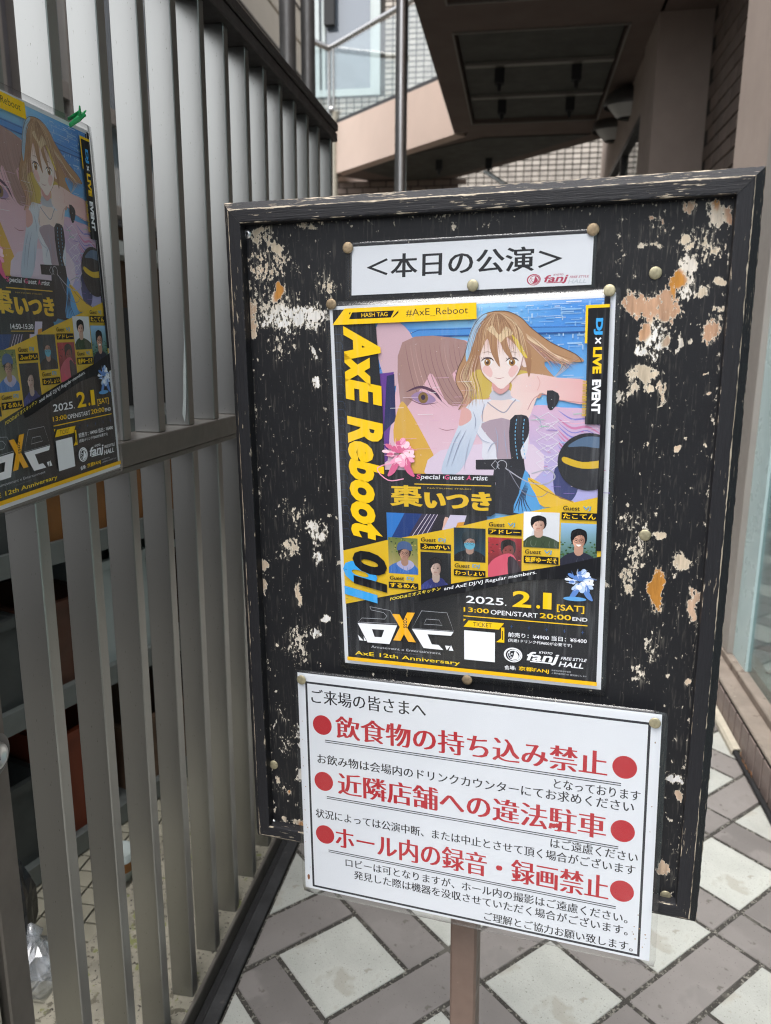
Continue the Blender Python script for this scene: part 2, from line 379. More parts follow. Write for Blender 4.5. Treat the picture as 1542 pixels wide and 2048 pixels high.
# interior floor pattern pieces seen through the pane
itm = MB().box(-.10, .10, -.05, .05, 0, .002).build('interior_tile', m_grey_t, mesh_only=True)
for k in range(14):
    for q in range(3):
        o = link('interior_tile', itm, shop, (.98+.26*q+(k % 2)*.13-O[0], 1.35+.13*k-O[1], .1205)); o.rotation_euler[2] = .78
# pink pier, brick recess, far pier
TOP = 3.3
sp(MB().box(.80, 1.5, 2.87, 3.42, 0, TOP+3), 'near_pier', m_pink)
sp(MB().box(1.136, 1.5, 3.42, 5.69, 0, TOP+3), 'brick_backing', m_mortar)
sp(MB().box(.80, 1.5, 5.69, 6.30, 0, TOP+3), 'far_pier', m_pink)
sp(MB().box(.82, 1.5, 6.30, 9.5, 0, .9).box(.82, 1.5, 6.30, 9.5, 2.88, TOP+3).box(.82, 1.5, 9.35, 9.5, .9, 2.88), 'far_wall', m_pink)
sp(MB().box(.84, .86, 6.36, 9.35, .9, 2.88), 'far_window_pane', m_shop)
sp(MB().box(.808, .85, 6.301, 9.35, 2.83, 2.879).box(.808, .85, 7.44, 7.50, .9, 2.83), 'far_window_frame', m_hand)
bm_ = MB().box(-.010, 0, -.097, .097, -.041, .041, bev=.003).build('brick', m_brick, mesh_only=True)
bst = MB(); nb = 0
for r in range(36):
    z = .045+.0915*r
    for k in range(13):
        y = 3.5+.205*k+(.1025 if r % 2 else 0)
        if y > 5.60: continue
        if z > 1.9 and y > 4.2:
            o = link('brick', bm_, shop, (1.1358-O[0]-random.random()*.002, y-O[1], z)); nb += 1
        else: bst.box(1.1258, 1.1358, y-.097, y+.097, z-.041, z+.041)
tag(sp(bst, 'lower_bricks', m_brick), kind='stuff')
# soffit slab with recessed panels
def fr(x0, x1, y0, y1, w, z0, z1):
    return MB().box(x0-w, x0, y0-w, y1+w, z0, z1).box(x1, x1+w, y0-w, y1+w, z0, z1).box(x0, x1, y0-w, y0, z0, z1).box(x0, x1, y1, y1+w, z0, z1)
sof = MB()
xs0, xs1 = -.74, .82
sof.box(xs0, xs1, 4.3, 4.75, TOP, 4.6)
p1 = (-.535, .63, 5.84, 8.055); p0 = (-.535, .63, 4.75, 5.36)
sof.box(xs0, p0[0], 4.75, 8.377, TOP, 4.6).box(p0[1], xs1, 4.75, 8.377, TOP, 4.6)
sof.box(p0[0], p0[1], 5.36, 5.84, TOP, 4.6).box(p0[0], p0[1], 8.055, 8.377, TOP, 4.6)
sof.box(p0[0], p0[1], 4.75, 5.36, TOP+.1, 4.6).box(p1[0], p1[1], 5.84, 8.055, TOP+.1, 4.6)
sp(sof, 'soffit', m_soffit)
sp(MB().box(.80, 1.14, 3.42, 5.69, TOP, TOP+.2), 'recess_ceiling', m_soffit)
for p in (p0, p1):
    sp(MB().box(p[0]+.02, p[1]-.02, p[2]+.02, p[3]-.02, TOP+.03, TOP+.045), 'soffit_panel', m_grille)
    sp(fr(p[0]+.0, p[1]-.0, p[2], p[3], .012, TOP-.012, TOP-.001), 'panel_frame', m_bar)
for y in (6.54, 7.33):
    sp(MB().box(-.50, .61, y-.03, y+.03, TOP+.005, TOP+.029), 'ceiling_bar', m_bar)
sl_m = MB().box(-.038, .038, -.038, .038, -.11, 0, bev=.006).tube([(0, 0, -.11), (0, 0, -.16)], [.02, .012], 12).build('spotlight', m_dark, mesh_only=True)
for x, y in ((-.24, 6.6), (.343, 6.6), (-.238, 7.4), (.344, 7.4)): link('spotlight', sl_m, shop, (x-O[0], y-O[1], TOP+.004))
# diagonal wing soffit beyond the corner, with its own dark panel
c1, c2 = (-.74, 8.378), (-2.45, 10.09)
sp(MB().prism([(-.63, 8.49), (-.60, 8.378), (.82, 8.378), (.82, 8.72), (-.83, 10.44), (-1.5, 11.1), (-2.34, 10.2)], TOP, 3.75), 'wing_soffit', m_soffit)
sp(MB().prism([(-.45, 8.57), (.62, 8.57), (-.83, 10.22), (-1.5, 10.6), (-2.0, 9.85), (-1.415, 9.25)], TOP-.012, TOP-.002), 'wing_panel', m_grille)
for x, y in ((-1.0, 9.46), (-.43, 9.46)): link('spotlight', sl_m, shop, (x-O[0], y-O[1], TOP-.012))
# parapet of the balcony
def wallseg(a, b, t, z0, z1):
    a = Vector(a); b = Vector(b); d = (b-a).normalized(); n = Vector((-d.y, d.x))*t
    return [(a.x, a.y), (b.x, b.y), (b.x+n.x, b.y+n.y), (a.x+n.x, a.y+n.y)]
bal = empty('balcony_parapet', (-1.6, 9.2, TOP)); tag(bal, 'pink balcony parapet topped by a glass railing, left of the steel pole', 'balcony')
BO = (-1.6, 9.2, TOP)
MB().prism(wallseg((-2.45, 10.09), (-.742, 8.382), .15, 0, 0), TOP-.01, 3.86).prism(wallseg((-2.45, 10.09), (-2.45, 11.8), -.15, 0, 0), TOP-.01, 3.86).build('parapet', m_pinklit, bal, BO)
MB().prism(wallseg((-2.45, 10.09), (-.742, 8.382), .15, 0, 0), 3.861, 3.90).build('coping', m_hand, bal, BO)
MB().prism(wallseg((-2.44, 10.09), (-.742, 8.392), .012, 0, 0), 3.901, 4.70).build('glass_panel', m_glass, bal, BO)
MB().prism(wallseg((-2.9, 9.35), (-2.46, 10.08), .012, 0, 0), 3.6, 4.72).build('glass_panel', m_glass, bal, BO)
MB().tube([(-2.95, 9.2, 4.76), (-2.45, 10.09, 4.74)], .035).build('glass_handrail', m_steel, bal, BO)
MB().tube([(-2.45, 10.09, 4.74), (-.73, 8.37, 4.74)], .03).build('glass_handrail', m_steel, bal, BO)
MB().tube([(-2.45, 10.09, 3.86), (-2.45, 10.09, 4.72)], .022).tube([(-2.38, 10.02, 3.86), (-2.38, 10.02, 4.72)], .015).build('glass_post', m_steel, bal, BO)
MB().lathe([(0, 0), (.035, .0), (.035, .03), (0, .03)], Matrix.Translation((-2.40, 9.99, 4.02)) @ Matrix.Rotation(math.pi/2, 4, 'X')).build('glass_clamp', m_steel, bal, BO)
# columns, poles and pipes
for nm, x, y, r, h, ma, lb, ct in (
    ('steel_pole', -.715, 4.66, .034, 6.5, m_steel, 'polished steel pole standing in front of the pink parapet', 'pole'),
    ('thin_post', -2.36, 10.0, .035, 4.0, m_cover, 'thin pale post under the balcony corner beside the fence end', 'post'),
    ('downpipe', -1.53, 5.2, .052, 6.5, m_pipe, 'left and thicker of two grey downpipes behind the handrail', 'pipe'),
    ('downpipe', -1.43, 5.32, .046, 6.5, m_pipe, 'right, darker downpipe of the pair behind the handrail', 'pipe')):
    o = MB().tube([(x, y, 0), (x, y, h/3), (x, y, 2*h/3), (x, y, h)], r, 24).build(nm, ma, None, (x, y, 0)); tag(o, lb, ct)
uw = empty('brick_wall', (-1.8, 10.5, 0)); tag(uw, 'shaded dark brick wall beneath the pink balcony', 'wall')
MB().box(-3.2, -.86, 10.5, 10.6, 0, 3.289).build('wall_core', m_mortar, uw, (-1.8, 10.5, 0))
ub = MB()
for r in range(42):
    for k in range(11): ub.box(-3.15+.21*k+(.1 if r % 2 else 0), -2.955+.21*k+(.1 if r % 2 else 0), 10.488, 10.4995, .02+.078*r, .085+.078*r)
tag(ub.build('small_bricks', m_brick, uw, (-1.8, 10.5, 0)), kind='stuff')
# wall lamps (half round shades) on the far wall
for i, (y, z) in enumerate(((7.13, 3.05), (8.2, 3.13))):
    o = empty('wall_lamp', (.82, y, z))
    tag(o, ('nearer and higher half-round lamp with white shade on the shaded wall', 'farther and lower half-round lamp with white shade on the shaded wall')[i], 'wall lamp')
    def half(prof, n=16):
        mb = MB(); vs = []; fs = []
        for r, h in prof: vs += [(-r*math.sin(math.pi*a/n), -r*.8*math.cos(math.pi*a/n), h) for a in range(n+1)]
        for k in range(len(prof)-1): fs += [(k*(n+1)+a, k*(n+1)+a+1, (k+1)*(n+1)+a+1, (k+1)*(n+1)+a) for a in range(n)]
        return mb.add(vs, fs, True)
    link('hood', half([(.215, .085), (.22, .10), (.20, .17), (.13, .22), (0, .245)]).build('hood', m_pipe, mesh_only=True), o)
    link('shade', half([(.10, 0), (.15, .06), (.205, .13), (.20, .16)]).build('shade', m_lampw, mesh_only=True), o)
    link('mouth', half([(.0, .01), (.09, .012)]).build('mouth', m_dark, mesh_only=True), o)
# far sloping handrail peeking above the board
o = MB().tube([(-.36, 7.2, 2.68), (-.34, 7.16, 2.67), (-.1, 6.6, 2.42), (.1, 6.0, 2.2)], .017).build('stair_handrail', m_white, None, (-.36, 7.2, 2.2)); tag(o, 'pale sloping stair handrail end just above the board top', 'handrail')

# ---------------------------------------------------------------- far brick facade
FY = 13.
fb = empty('brick_building', (-1.5, FY, 0)); tag(fb, 'far buff brick building with a tall white framed window', 'building'); FO = (-1.5, FY, 0)
wx0, wx1, wz0, wz1 = -3.40, -2.33, 5.05, 7.4
MB().box(-3.62, wx0, FY, FY+.3, 0, 9).box(wx1, 4, FY, FY+.3, 0, 9).box(wx0, wx1, FY, FY+.3, 0, wz0).box(wx0, wx1, FY, FY+.3, wz1, 9).build('wall', m_mortar, fb, FO)
fbm = MB().box(-.054, .054, -.014, 0, -.0305, .0305, bev=.004).build('brick', m_fbrick, mesh_only=True)
stf = MB(); nf = 0
for r in range(60):
    z = 3.05+.078*r
    for k in range(62):
        x = -3.55+.123*k
        if wx0-.05 < x < wx1+.05 and wz0-.03 < z < wz1+.03: continue
        vis = (-2.32 < x < -1.7 and 4.7 < z < 6.55) or (-.55 < x < 1.1 and 3.85 < z < 4.3) or (-3.3 < x < -2.3 and 4.7 < z < 5.05)
        if vis and nf < 296: link('brick', fbm, fb, (x-FO[0], -.0005-random.random()*.004, z)); nf += 1
        elif z < 6.9 and x < 2.6: stf.box(x-.054, x+.054, FY-.014, FY-.0005, z-.0305, z+.0305)
tag(stf.build('distant_bricks', m_fbrick2, fb, FO), kind='stuff')
wf = MB()
for a in ((wx0, wx0+.10), (wx1-.12, wx1)): wf.box(a[0], a[1], FY-.05, FY+.1, wz0, wz1)
wf.box(wx0+.10, wx1-.12, FY-.05, FY+.1, wz0, wz0+.10)
wfo = wf.build('window', m_white, fb, FO)
MB().box(wx0+.101, wx1-.121, FY+.02, FY+.04, wz0+.101, wz1).build('pane', m_wglass, wfo, (0, 0, 0)).location = -Vector(FO)
MB().box(wx0+.14, wx0+.19, FY-.03, FY+.019, wz0+.101, wz1).box(wx1-.155, wx1-.125, FY-.03, FY+.019, wz0+.101, wz1).build('inner_frame', m_white, wfo, (0, 0, 0)).location = -Vector(FO)
MB().box(wx0+.20, wx0+.36, FY-.14, FY-.03, 6.05, 7.4).build('hanging_sign', m_dark, fb, FO)
MB().box(wx0+.1, wx1-.1, FY+.3, FY+.5, wz0, wz1+.1).build('dark_room', m_siding, fb, FO)

# ---------------------------------------------------------------- neighbour on the left
nbb = empty('neighbour_building', (-2.4, 4, 0)); tag(nbb, 'grey neighbouring building with pale window bands seen through the fence', 'building'); NO = (-2.4, 4, 0)
MB().box(-2.42, -3.2, -.4, 6.1, 0, .62).box(-2.42, -3.2, -.4, 6.1, .70, .98).build('wall', m_wood, nbb, NO)
MB().box(-2.46, -3.2, -.4, 6.1, .98, 1.9).build('brown_panel', m_wood, nbb, NO)
MB().box(-2.42, -2.5, -.4, 6.1, 1.9, 7.).build('upper_wall', m_siding, nbb, NO)
MB().box(-2.30, -2.45, -.4, 6.1, 1.70, 1.78).box(-2.30, -2.45, -.4, 6.1, 1.02, 1.09).box(-2.30, -2.45, -.4, 6.1, .62, .70).build('pale_band', m_white, nbb, NO)
for y0, y1 in ((-.3, .6), (.75, 2.3), (2.45, 3.45), (3.62, 4.02), (4.12, 5.8)):
    w_ = MB().box(-2.334, -2.42, y0+.0505, y1-.0505, 2.42, 2.50).box(-2.33, -2.42, y0, y0+.05, 1.93, 3.74).box(-2.33, -2.42, y1-.05, y1, 1.93, 3.74).box(-2.334, -2.42, y0+.0505, y1-.0505, 1.93, 1.98).box(-2.334, -2.42, y0+.0505, y1-.0505, 3.68, 3.74).build('window', m_mull, nbb, NO)
    p_ = MB().box(-2.37, -2.39, y0+.051, y1-.051, 1.981, 3.679).build('pane', m_sglass, w_, (0, 0, 0)); p_.location = -Vector(NO)
MB().box(-.95, -2.4, -.3, 2.8, 2.85, 2.95).build('shade_slab', m_siding, nbb, NO)  # slab added above the view to shade the rack and crates
cr_ = MB()
for k in range(12): cr_.box(-2.25, -2.6, 6.12, 8.35, 2.9+.30*k, 3.185+.30*k, bev=.008)
cr_.box(-2.27, -3.3, 6.12, 8.34, 0, 6.5)
cs = empty('cream_building', (-2.4, 8, 0)); tag(cs, 'cream sided building corner beyond the top of the fence', 'building')
cr_.build('siding', m_cream, cs, (-2.4, 8, 0))
MB().box(-2.243, -2.25, 6.3, 8.3, 3.785, 3.805).box(-2.243, -2.25, 6.3, 8.3, 4.385, 4.405).build('siding_joint', m_hand, cs, (-2.4, 8, 0))

def spline3(pts, n=5):
    out = []; m_ = len(pts)
    for i in range(m_-1):
        p0, p1, p2, p3 = [Vector(pts[max(0, min(m_-1, i+k))]) for k in (-1, 0, 1, 2)]
        for j in range(n):
            t = j/n; out.append(.5*((2*p1)+(-p0+p2)*t+(2*p0-5*p1+4*p2-p3)*t*t+(-p0+3*p1-3*p2+p3)*t**3))
    return out+[Vector(pts[-1])]
# shelf rack behind the fence, crates and bags on it
RA = math.radians(-17)
RM = Matrix.Translation((-1.03, 1.33, 0)) @ Matrix.Rotation(RA, 4, 'Z')
rack = empty('metal_rack', mw=RM); tag(rack, 'galvanised storage rack behind the lower fence slats', 'rack')
def lb(name, mb, ma, par=rack): return link(name, mb.build(name, ma, mesh_only=True), par)
for z in (.05, .43, .77, 1.02):
    lb('shelf', MB().box(-.32, 0, -.65, 1.2, z-.035, z, bev=.003).box(-.0, .006, -.65, 1.2, z-.045, z+.004), m_shelf)
for y in (-.64, .1, 1.18):
    lb('upright', MB().box(-.02, .008, y-.014, y+.014, 0, 1.3).box(-.32, -.3, y-.014, y+.014, 0, 1.3), m_shelf)
lb('back_panel', MB().box(-.34, -.325, -.65, 1.2, 0, 1.3), m_dark)
def crate(name, y, z, w, h, ma, label, cat, d=.24):
    o = empty(name, mw=RM @ Matrix.Translation((-.14, y, z))); tag(o, label, cat)
    t = .008
    b = MB().box(-d/2, d/2, -w/2, w/2, 0, t).box(-d/2, -d/2+t, -w/2, w/2, t, h).box(d/2-t, d/2, -w/2, w/2, t, h).box(-d/2+t, d/2-t, -w/2, -w/2+t, t, h).box(-d/2+t, d/2-t, w/2-t, w/2, t, h)
    link('body', b.build('body', ma, mesh_only=True), o)
    link('rim', MB().box(d/2, d/2+.008, -w/2-.008, w/2+.008, h-.02, h).box(-d/2, d/2, -w/2-.008, -w/2, h-.02, h).box(-d/2, d/2, w/2, w/2+.008, h-.02, h).build('rim', ma, mesh_only=True), o)
m_dk = mat('dark_grey_crate', '#3b3e3d', .6, var=.2, vscale=9)
crate('crate', -.10, .77, .34, .20, m_dk, 'dark grey crate on the upper rack shelf, left end', 'crate')
crate('crate', .30, .77, .40, .20, m_orange, 'ochre crate on the upper rack shelf beside the dark grey one', 'crate')
crate('crate', .74, .77, .38, .20, m_orange, 'ochre crate on the upper rack shelf, right end', 'crate')
crate('crate', -.08, .43, .28, .20, m_dk, 'dark grey crate at the left of the middle rack shelf', 'crate')
crate('crate', .18, .43, .19, .20, m_red, 'rust coloured crate in the middle of the rack', 'crate')
crate('foam_box', .42, .43, .24, .26, m_foam, 'white foam box on the middle rack shelf', 'box')
crate('crate', .72, .43, .24, .2, m_wood, 'dark brown crate at the right of the middle rack shelf', 'crate')
crate('crate', -.08, .05, .34, .20, m_dk, 'dark grey crate on the lowest rack shelf', 'crate')
crate('crate', .20, .05, .17, .26, mat('orange_bucket', '#6e3018', .6), 'small bright orange crate on the lowest rack shelf', 'crate')
crate('crate', .50, .05, .30, .18, m_wood, 'brown crate at the right of the lowest rack shelf', 'crate')
o = empty('cable_tangle', mw=RM @ Matrix.Translation((-.0, -.25, .30))); tag(o, 'tangle of grey cables hanging on the rack behind the leftmost slats', 'cables')
tm_ = MB(); rc = random.Random(5)
for k in range(9):
    pts = [(.02+rc.random()*.03, -.16+.04*j+rc.random()*.03, rc.random()*.34+.03*math.sin(j*2+k)) for j in range(9)]
    tm_.tube(spline3(pts), .0022+rc.random()*.0018, 6)
link('cables', tm_.build('cables', m_pipe, mesh_only=True), o)
def bag(name, c, r, h, ma, label, cat='bag'):
    mb = MB(); n = 18; ms = 10; rnd = random.Random(len(label))
    vs = []
    for a in range(ms+1):
        f = a/ms; rr = r*(math.sin(math.pi*min(.97, f*.80+.14)))**.7*(1 if f < .75 else 1-(f-.75)*2.6)
        for k in range(n):
            j = 1+.16*(rnd.random()-.5)+.10*math.sin(k*2.1+f*7)
            vs.append((rr*j*math.cos(2*math.pi*k/n), rr*j*.8*math.sin(2*math.pi*k/n), f*h))
    fs = [(a*n+k, a*n+(k+1) % n, (a+1)*n+(k+1) % n, (a+1)*n+k) for a in range(ms) for k in range(n)]
    mb.add(vs, fs, False)
    b = empty(name, c); tag(b, label, cat); o = mb.build('sack', ma, mesh_only=True); link('sack', o, b)
    kn = MB(); kn.tube([(0, 0, h*.96), (.004, 0, h*1.06), (-.01, .006, h*1.16)], [.012, .016, .004], 8); link('knot', kn.build('knot', ma, mesh_only=True), b)
bag('plastic_bag', (-.845, 1.10, .0), .052, .12, m_bag, 'crumpled clear plastic bag on the yard tiles at lower left')
bag('rubbish_bag', (-.915, 1.13, .0), .05, .30, mat('black_glossy_plastic', (.012, .013, .015), .22, bump=.8, bscale=30), 'tall glossy black rubbish bag behind the leftmost slats')
o = empty('paper_cup', (-.835, 1.40, .018)); tag(o, 'white paper cup with a yellow blot behind the fence', 'cup')
link('cup_body', MB().lathe([(0, 0), (.024, 0), (.032, .07), (.030, .07), (.022, .003), (0, .003)]).build('cup_body', m_foam, mesh_only=True), o)
link('blot', MB().lathe([(.0292, .026), (.0312, .05)], n=20).build('blot', m_orange, mesh_only=True), o)

# cable cover and cable at the foot of the shop kerb
o = empty('cable_cover', (.695, 2.6, 0)); tag(o, 'cream plastic cable cover lying along the shop kerb', 'cable cover')
link('cover', MB().prism([(b, a) for a, b in [(-.012, .0), (-.012, .014), (-.006, .022), (.012, .024), (.0145, .02), (.0145, 0), (.0125, 0), (.0125, .02), (-.006, .0195), (-.010, .013), (-.010, 0)]], -.355, 1.2, 1).build('cover', m_cover, mesh_only=True), o).rotation_euler = (0, 0, 0)
o = MB().tube([(.694, .2, .008), (.695, 1.2, .008), (.697, 2.0, .009), (.696, 2.22, .010), (.694, 2.6, .010)], .0075, 10).build('black_cable', m_black, None, (.695, 2.0, 0)); tag(o, 'thick black cable running out of the cream cover along the kerb', 'cable')
o = empty('dry_grass', (.703, 2.15, 0)); tag(o, 'little tuft of dry brown debris in the kerb corner', 'debris')
dm = MB()
for k in range(26):
    y = (random.random()-.5)*.12; dm.tube([(random.random()*.006-.006, y, .001), (random.random()*.006-.008, y+(random.random()-.5)*.05, .004+random.random()*.03)], .0007, 4, False)
link('strands', dm.build('strands', mat('dry_straw', '#9a6b45', .9), mesh_only=True), o)

# ================================================================ NOTICE BOARD
BE = Vector((.9909, -.134, .0143)).normalized(); BN0 = Vector((-.1339, -.9909, -.0118))
BV = Vector((-.0158, -.0098, .9998)); BV = (BV-BE*BV.dot(BE)).normalized(); BN = BE.cross(BV)
BO_ = Vector((-.3279, .859, 1.3519)); BW, BH = .545, .790
def board_world(u, v, w=0): return BO_+BE*u+BV*v+BN*w
def frame_matrix(e, v, n, o):
    M = Matrix((e, v, n)).transposed().to_4x4(); M.translation = o; return M
FU, FV = .279, -(BO_.z)/BV.z
board = empty('notice_board', mw=frame_matrix(BE, BV, BN, board_world(FU, FV, -.04)))
tag(board, 'large peeling black painted wooden notice board on a brown post', 'notice board')
def bl(name, mb, ma, par=board):
    me = mb.build(name, ma, mesh_only=True)
    me.transform(Matrix.Translation((-FU, -FV, .04))); me.update()
    return link(name, me, par)

# wear field of the panel: (x, y, rx, ry) in tenths of a millimetre, amount, kind (0 white .. 3 bare wood)
WEAR = [(4397,-1182,96,98,1,2),(4551,-1219,67,138,1,2),(4696,-1222,94,149,1,2),(4497,-1449,48,105,1,2.3),(4693,-1509,36,52,0.95,1.6),(5103,-1422,65,108,1,2),(4766,-971,57,70,1.3,3),(4753,-1088,26,56,1,3),(4856,-857,86,133,0.6,0.5),(4970,-664,232,142,0.38,1),(4795,-607,59,49,0.85,1),(5085,-380,99,91,0.9,0.8),(5175,-395,31,96,1,2),(5079,-305,26,48,1,3),(4816,-301,85,65,0.7,1.6),(5155,-999,64,35,0.85,1),(4991,-1083,59,56,0.8,1),(5163,-1221,64,27,0.8,1),(5169,-1299,53,34,0.7,1),(4521,-1837,131,65,1,1),(4413,-1957,46,102,0.8,0.9),(4564,-1967,63,43,0.9,1),(4687,-2026,32,126,0.8,1.2),(4742,-2002,14,95,0.8,1.2),(4601,-1485,123,198,0.52,0),(4819,-1568,18,87,0.9,0.5),(4485,-1624,85,65,0.6,0),(4437,-641,31,33,0.8,0.8),(4547,-640,99,22,0.5,1),(4557,-449,131,99,0.25,2),(4328,-2103,70,73,0.35,0.5),(4228,-711,28,204,0.35,0.8),(4881,-1058,97,67,0.5,0.3),(5119,-2045,27,18,0.8,1.5),(4929,-2490,23,15,0.8,1),(5127,-2509,13,19,0.8,1),(4606,-2555,14,27,0.8,1),(4889,-2571,28,18,0.9,1.5),(5092,-1841,20,12,0.8,1.5),(612,-488,87,52,0.95,1),(964,-288,105,28,0.8,1),(424,-290,109,35,0.7,1),(602,-955,41,102,1.4,3),(257,-1231,74,188,0.85,1.5),(254,-1406,46,35,0.9,1),(739,-1239,381,148,0.6,0),(1066,-1245,134,122,0.6,0.2),(420,-360,191,107,0.42,1),(459,-697,274,267,0.34,1.2),(1184,-888,119,119,0.4,1),(616,-1535,167,151,0.3,0.6),(1014,-1612,33,74,0.75,0),(1022,-1962,71,71,0.7,0),(524,-1088,249,148,0.45,0.8),(632,-3888,118,127,0.7,0.9),(989,-3696,129,138,0.6,0.2),(275,-4171,52,58,1,1.2),(248,-4419,34,82,0.95,1.2),(717,-4464,36,130,0.9,1.2),(1059,-4748,47,52,0.9,0),(906,-4924,89,65,0.55,0),(980,-4002,72,98,0.55,0),(674,-5112,151,240,0.36,0.6),(678,-3482,203,166,0.25,0.8),(318,-7051,35,61,1,1),(469,-7160,14,32,0.9,3),(621,-7670,95,76,0.75,1),(649,-7665,31,76,1.2,3),(416,-7590,35,45,0.9,1),(654,-6330,64,102,0.5,0),(683,-6546,30,155,0.75,0),(632,-6917,60,96,0.55,0.3),(280,-7503,14,55,0.9,0.8),(369,-5801,29,15,0.9,0.5),(317,-6297,10,95,0.6,0.4),(445,-6108,102,102,0.25,0.3),(495,-6525,136,156,0.25,0.3),(399,-7169,104,71,0.3,0.8),(4993,-3726,82,74,1,1),(5148,-4204,46,146,0.95,1.6),(5107,-4062,26,72,0.8,1.6),(4773,-4064,63,194,1.25,3),(4793,-3456,57,40,0.9,1),(4896,-2595,30,27,0.95,1.2),(4531,-3675,158,174,0.4,0.8),(4481,-3972,70,177,0.5,1),(4600,-3498,78,86,0.55,0.3),(4511,-3332,157,114,0.3,0.6),(5152,-5055,26,36,0.9,1.2),(4781,-4690,80,212,0.3,0.6),(4987,-4279,10,117,0.7,0.3),(4665,-5011,108,123,0.35,0.6),(5106,-6209,94,52,0.75,0),(5162,-6376,39,46,1,1.4),(5047,-7324,68,83,0.95,1.4),(5067,-6680,39,27,0.5,0.6)]
def worn_paint():
    M = bpy.data.materials.new('peeling_black_paint'); M.use_nodes = True; t = M.node_tree; P = t.nodes['Principled BSDF']; L = t.links.new
    at = N(t, 'ShaderNodeAttribute', attribute_name='wear'); sp_ = N(t, 'ShaderNodeSeparateColor'); L(at.outputs['Color'], sp_.inputs[0])
    tc = N(t, 'ShaderNodeTexCoord')
    def nz(sc, st, det=8, ro=.65, off=(0, 0, 0)):
        mp = N(t, 'ShaderNodeMapping'); mp.inputs['Scale'].default_value = st; mp.inputs['Location'].default_value = off; L(tc.outputs['Object'], mp.inputs[0])
        n = N(t, 'ShaderNodeTexNoise', Scale=sc, Detail=det, Roughness=ro); L(mp.outputs[0], n.inputs['Vector']); return n.outputs['Fac']
    def ma(op, a, b, c=None, clampv=False):
        n = N(t, 'ShaderNodeMath', operation=op); n.use_clamp = clampv
        for i, x in enumerate((a, b, c)):
            if x is None: continue
            if isinstance(x, (int, float)): n.inputs[i].default_value = x
            else: L(x, n.inputs[i])
        return n.outputs[0]
    n = ma('ADD', ma('MULTIPLY', nz(105, (1, .8, 1), 4, .62), .40), ma('MULTIPLY', nz(330, (1, .55, 1), 4, .65, (3, 1, 0)), .60))
    n = ma('MULTIPLY_ADD', ma('SUBTRACT', n, .5), 3.3, .5)
    T = ma('MULTIPLY_ADD', sp_.outputs[0], -1.02, 1.075)
    d = ma('SUBTRACT', n, T)
    mask = N(t, 'ShaderNodeMapRange'); mask.inputs[1].default_value = -.01; mask.inputs[2].default_value = .012; L(d, mask.inputs[0])
    rim = N(t, 'ShaderNodeMapRange'); rim.inputs[1].default_value = .0; rim.inputs[2].default_value = .13; L(ma('ADD', d, ma('MULTIPLY', ma('SUBTRACT', nz(300, (1, 1, 1), 3), .5), .25)), rim.inputs[0])
    cr = N(t, 'ShaderNodeValToRGB'); e = cr.color_ramp.elements
    e[0].position = 0; e[0].color = (*lin('#e4e2e0'), 1); e[1].position = 1; e[1].color = (*lin('#bd8238'), 1)
    for p, c in ((.33, '#cdbda6'), (.62, '#c09a80'), (.8, '#b98f6a')):
        x = e.new(p); x.color = (*lin(c), 1)
    L(sp_.outputs[1], cr.inputs[0])
    h = N(t, 'ShaderNodeHueSaturation'); L(cr.outputs[0], h.inputs['Color'])
    r = N(t, 'ShaderNodeMapRange'); r.inputs[1].default_value = .3; r.inputs[2].default_value = .7; r.inputs[3].default_value = .55; r.inputs[4].default_value = 1.2
    L(nz(110, (1, .14, 1), 6, .7), r.inputs[0]); L(r.outputs[0], h.inputs['Value'])
    m1 = N(t, 'ShaderNodeMix', data_type='RGBA'); L(rim.outputs[0], m1.inputs[0]); m1.inputs[6].default_value = (*lin('#e2d9c8'), 1); L(h.outputs[0], m1.inputs[7])
    pc = N(t, 'ShaderNodeMix', data_type='RGBA'); pc.inputs[6].default_value = (*lin('#141416'), 1); pc.inputs[7].default_value = (*lin('#222327'), 1)
    L(nz(9, (1, .5, 1), 5), pc.inputs[0])
    sc = N(t, 'ShaderNodeMapRange'); sc.inputs[1].default_value = -.13; sc.inputs[2].default_value = -.01; sc.inputs[4].default_value = .26; L(d, sc.inputs[0])
    fine = N(t, 'ShaderNodeMapRange'); fine.inputs[1].default_value = .56; fine.inputs[2].default_value = .70; fine.inputs[4].default_value = .34; L(nz(420, (1, .10, 1), 3, .6), fine.inputs[0])
    both = ma('MULTIPLY', fine.outputs[0], ma('MULTIPLY', sp_.outputs[0], 1.4)); scf = ma('MAXIMUM', sc.outputs[0], both)
    pm_ = N(t, 'ShaderNodeMix', data_type='RGBA'); L(scf, pm_.inputs[0]); L(pc.outputs[2], pm_.inputs[6]); L(m1.outputs[2], pm_.inputs[7])
    m2 = N(t, 'ShaderNodeMix', data_type='RGBA'); L(mask.outputs[0], m2.inputs[0]); L(pm_.outputs[2], m2.inputs[6]); L(m1.outputs[2], m2.inputs[7])
    L(m2.outputs[2], P.inputs['Base Color'])
    P.inputs['Specular IOR Level'].default_value = .3
    rr = ma('MULTIPLY_ADD', mask.outputs[0], .3, .46); L(rr, P.inputs['Roughness'])
    hgt = ma('ADD', ma('MULTIPLY', mask.outputs[0], -.6), ma('ADD', ma('MULTIPLY', nz(60, (1, .2, 1), 8, .7), .35), ma('MULTIPLY', nz(28, (1, 1, 1), 6, .6), .8)))
    b = N(t, 'ShaderNodeBump'); b.inputs['Strength'].default_value = .55; b.inputs['Distance'].default_value = .0012; L(hgt, b.inputs['Height']); L(b.outputs[0], P.inputs['Normal'])
    return M
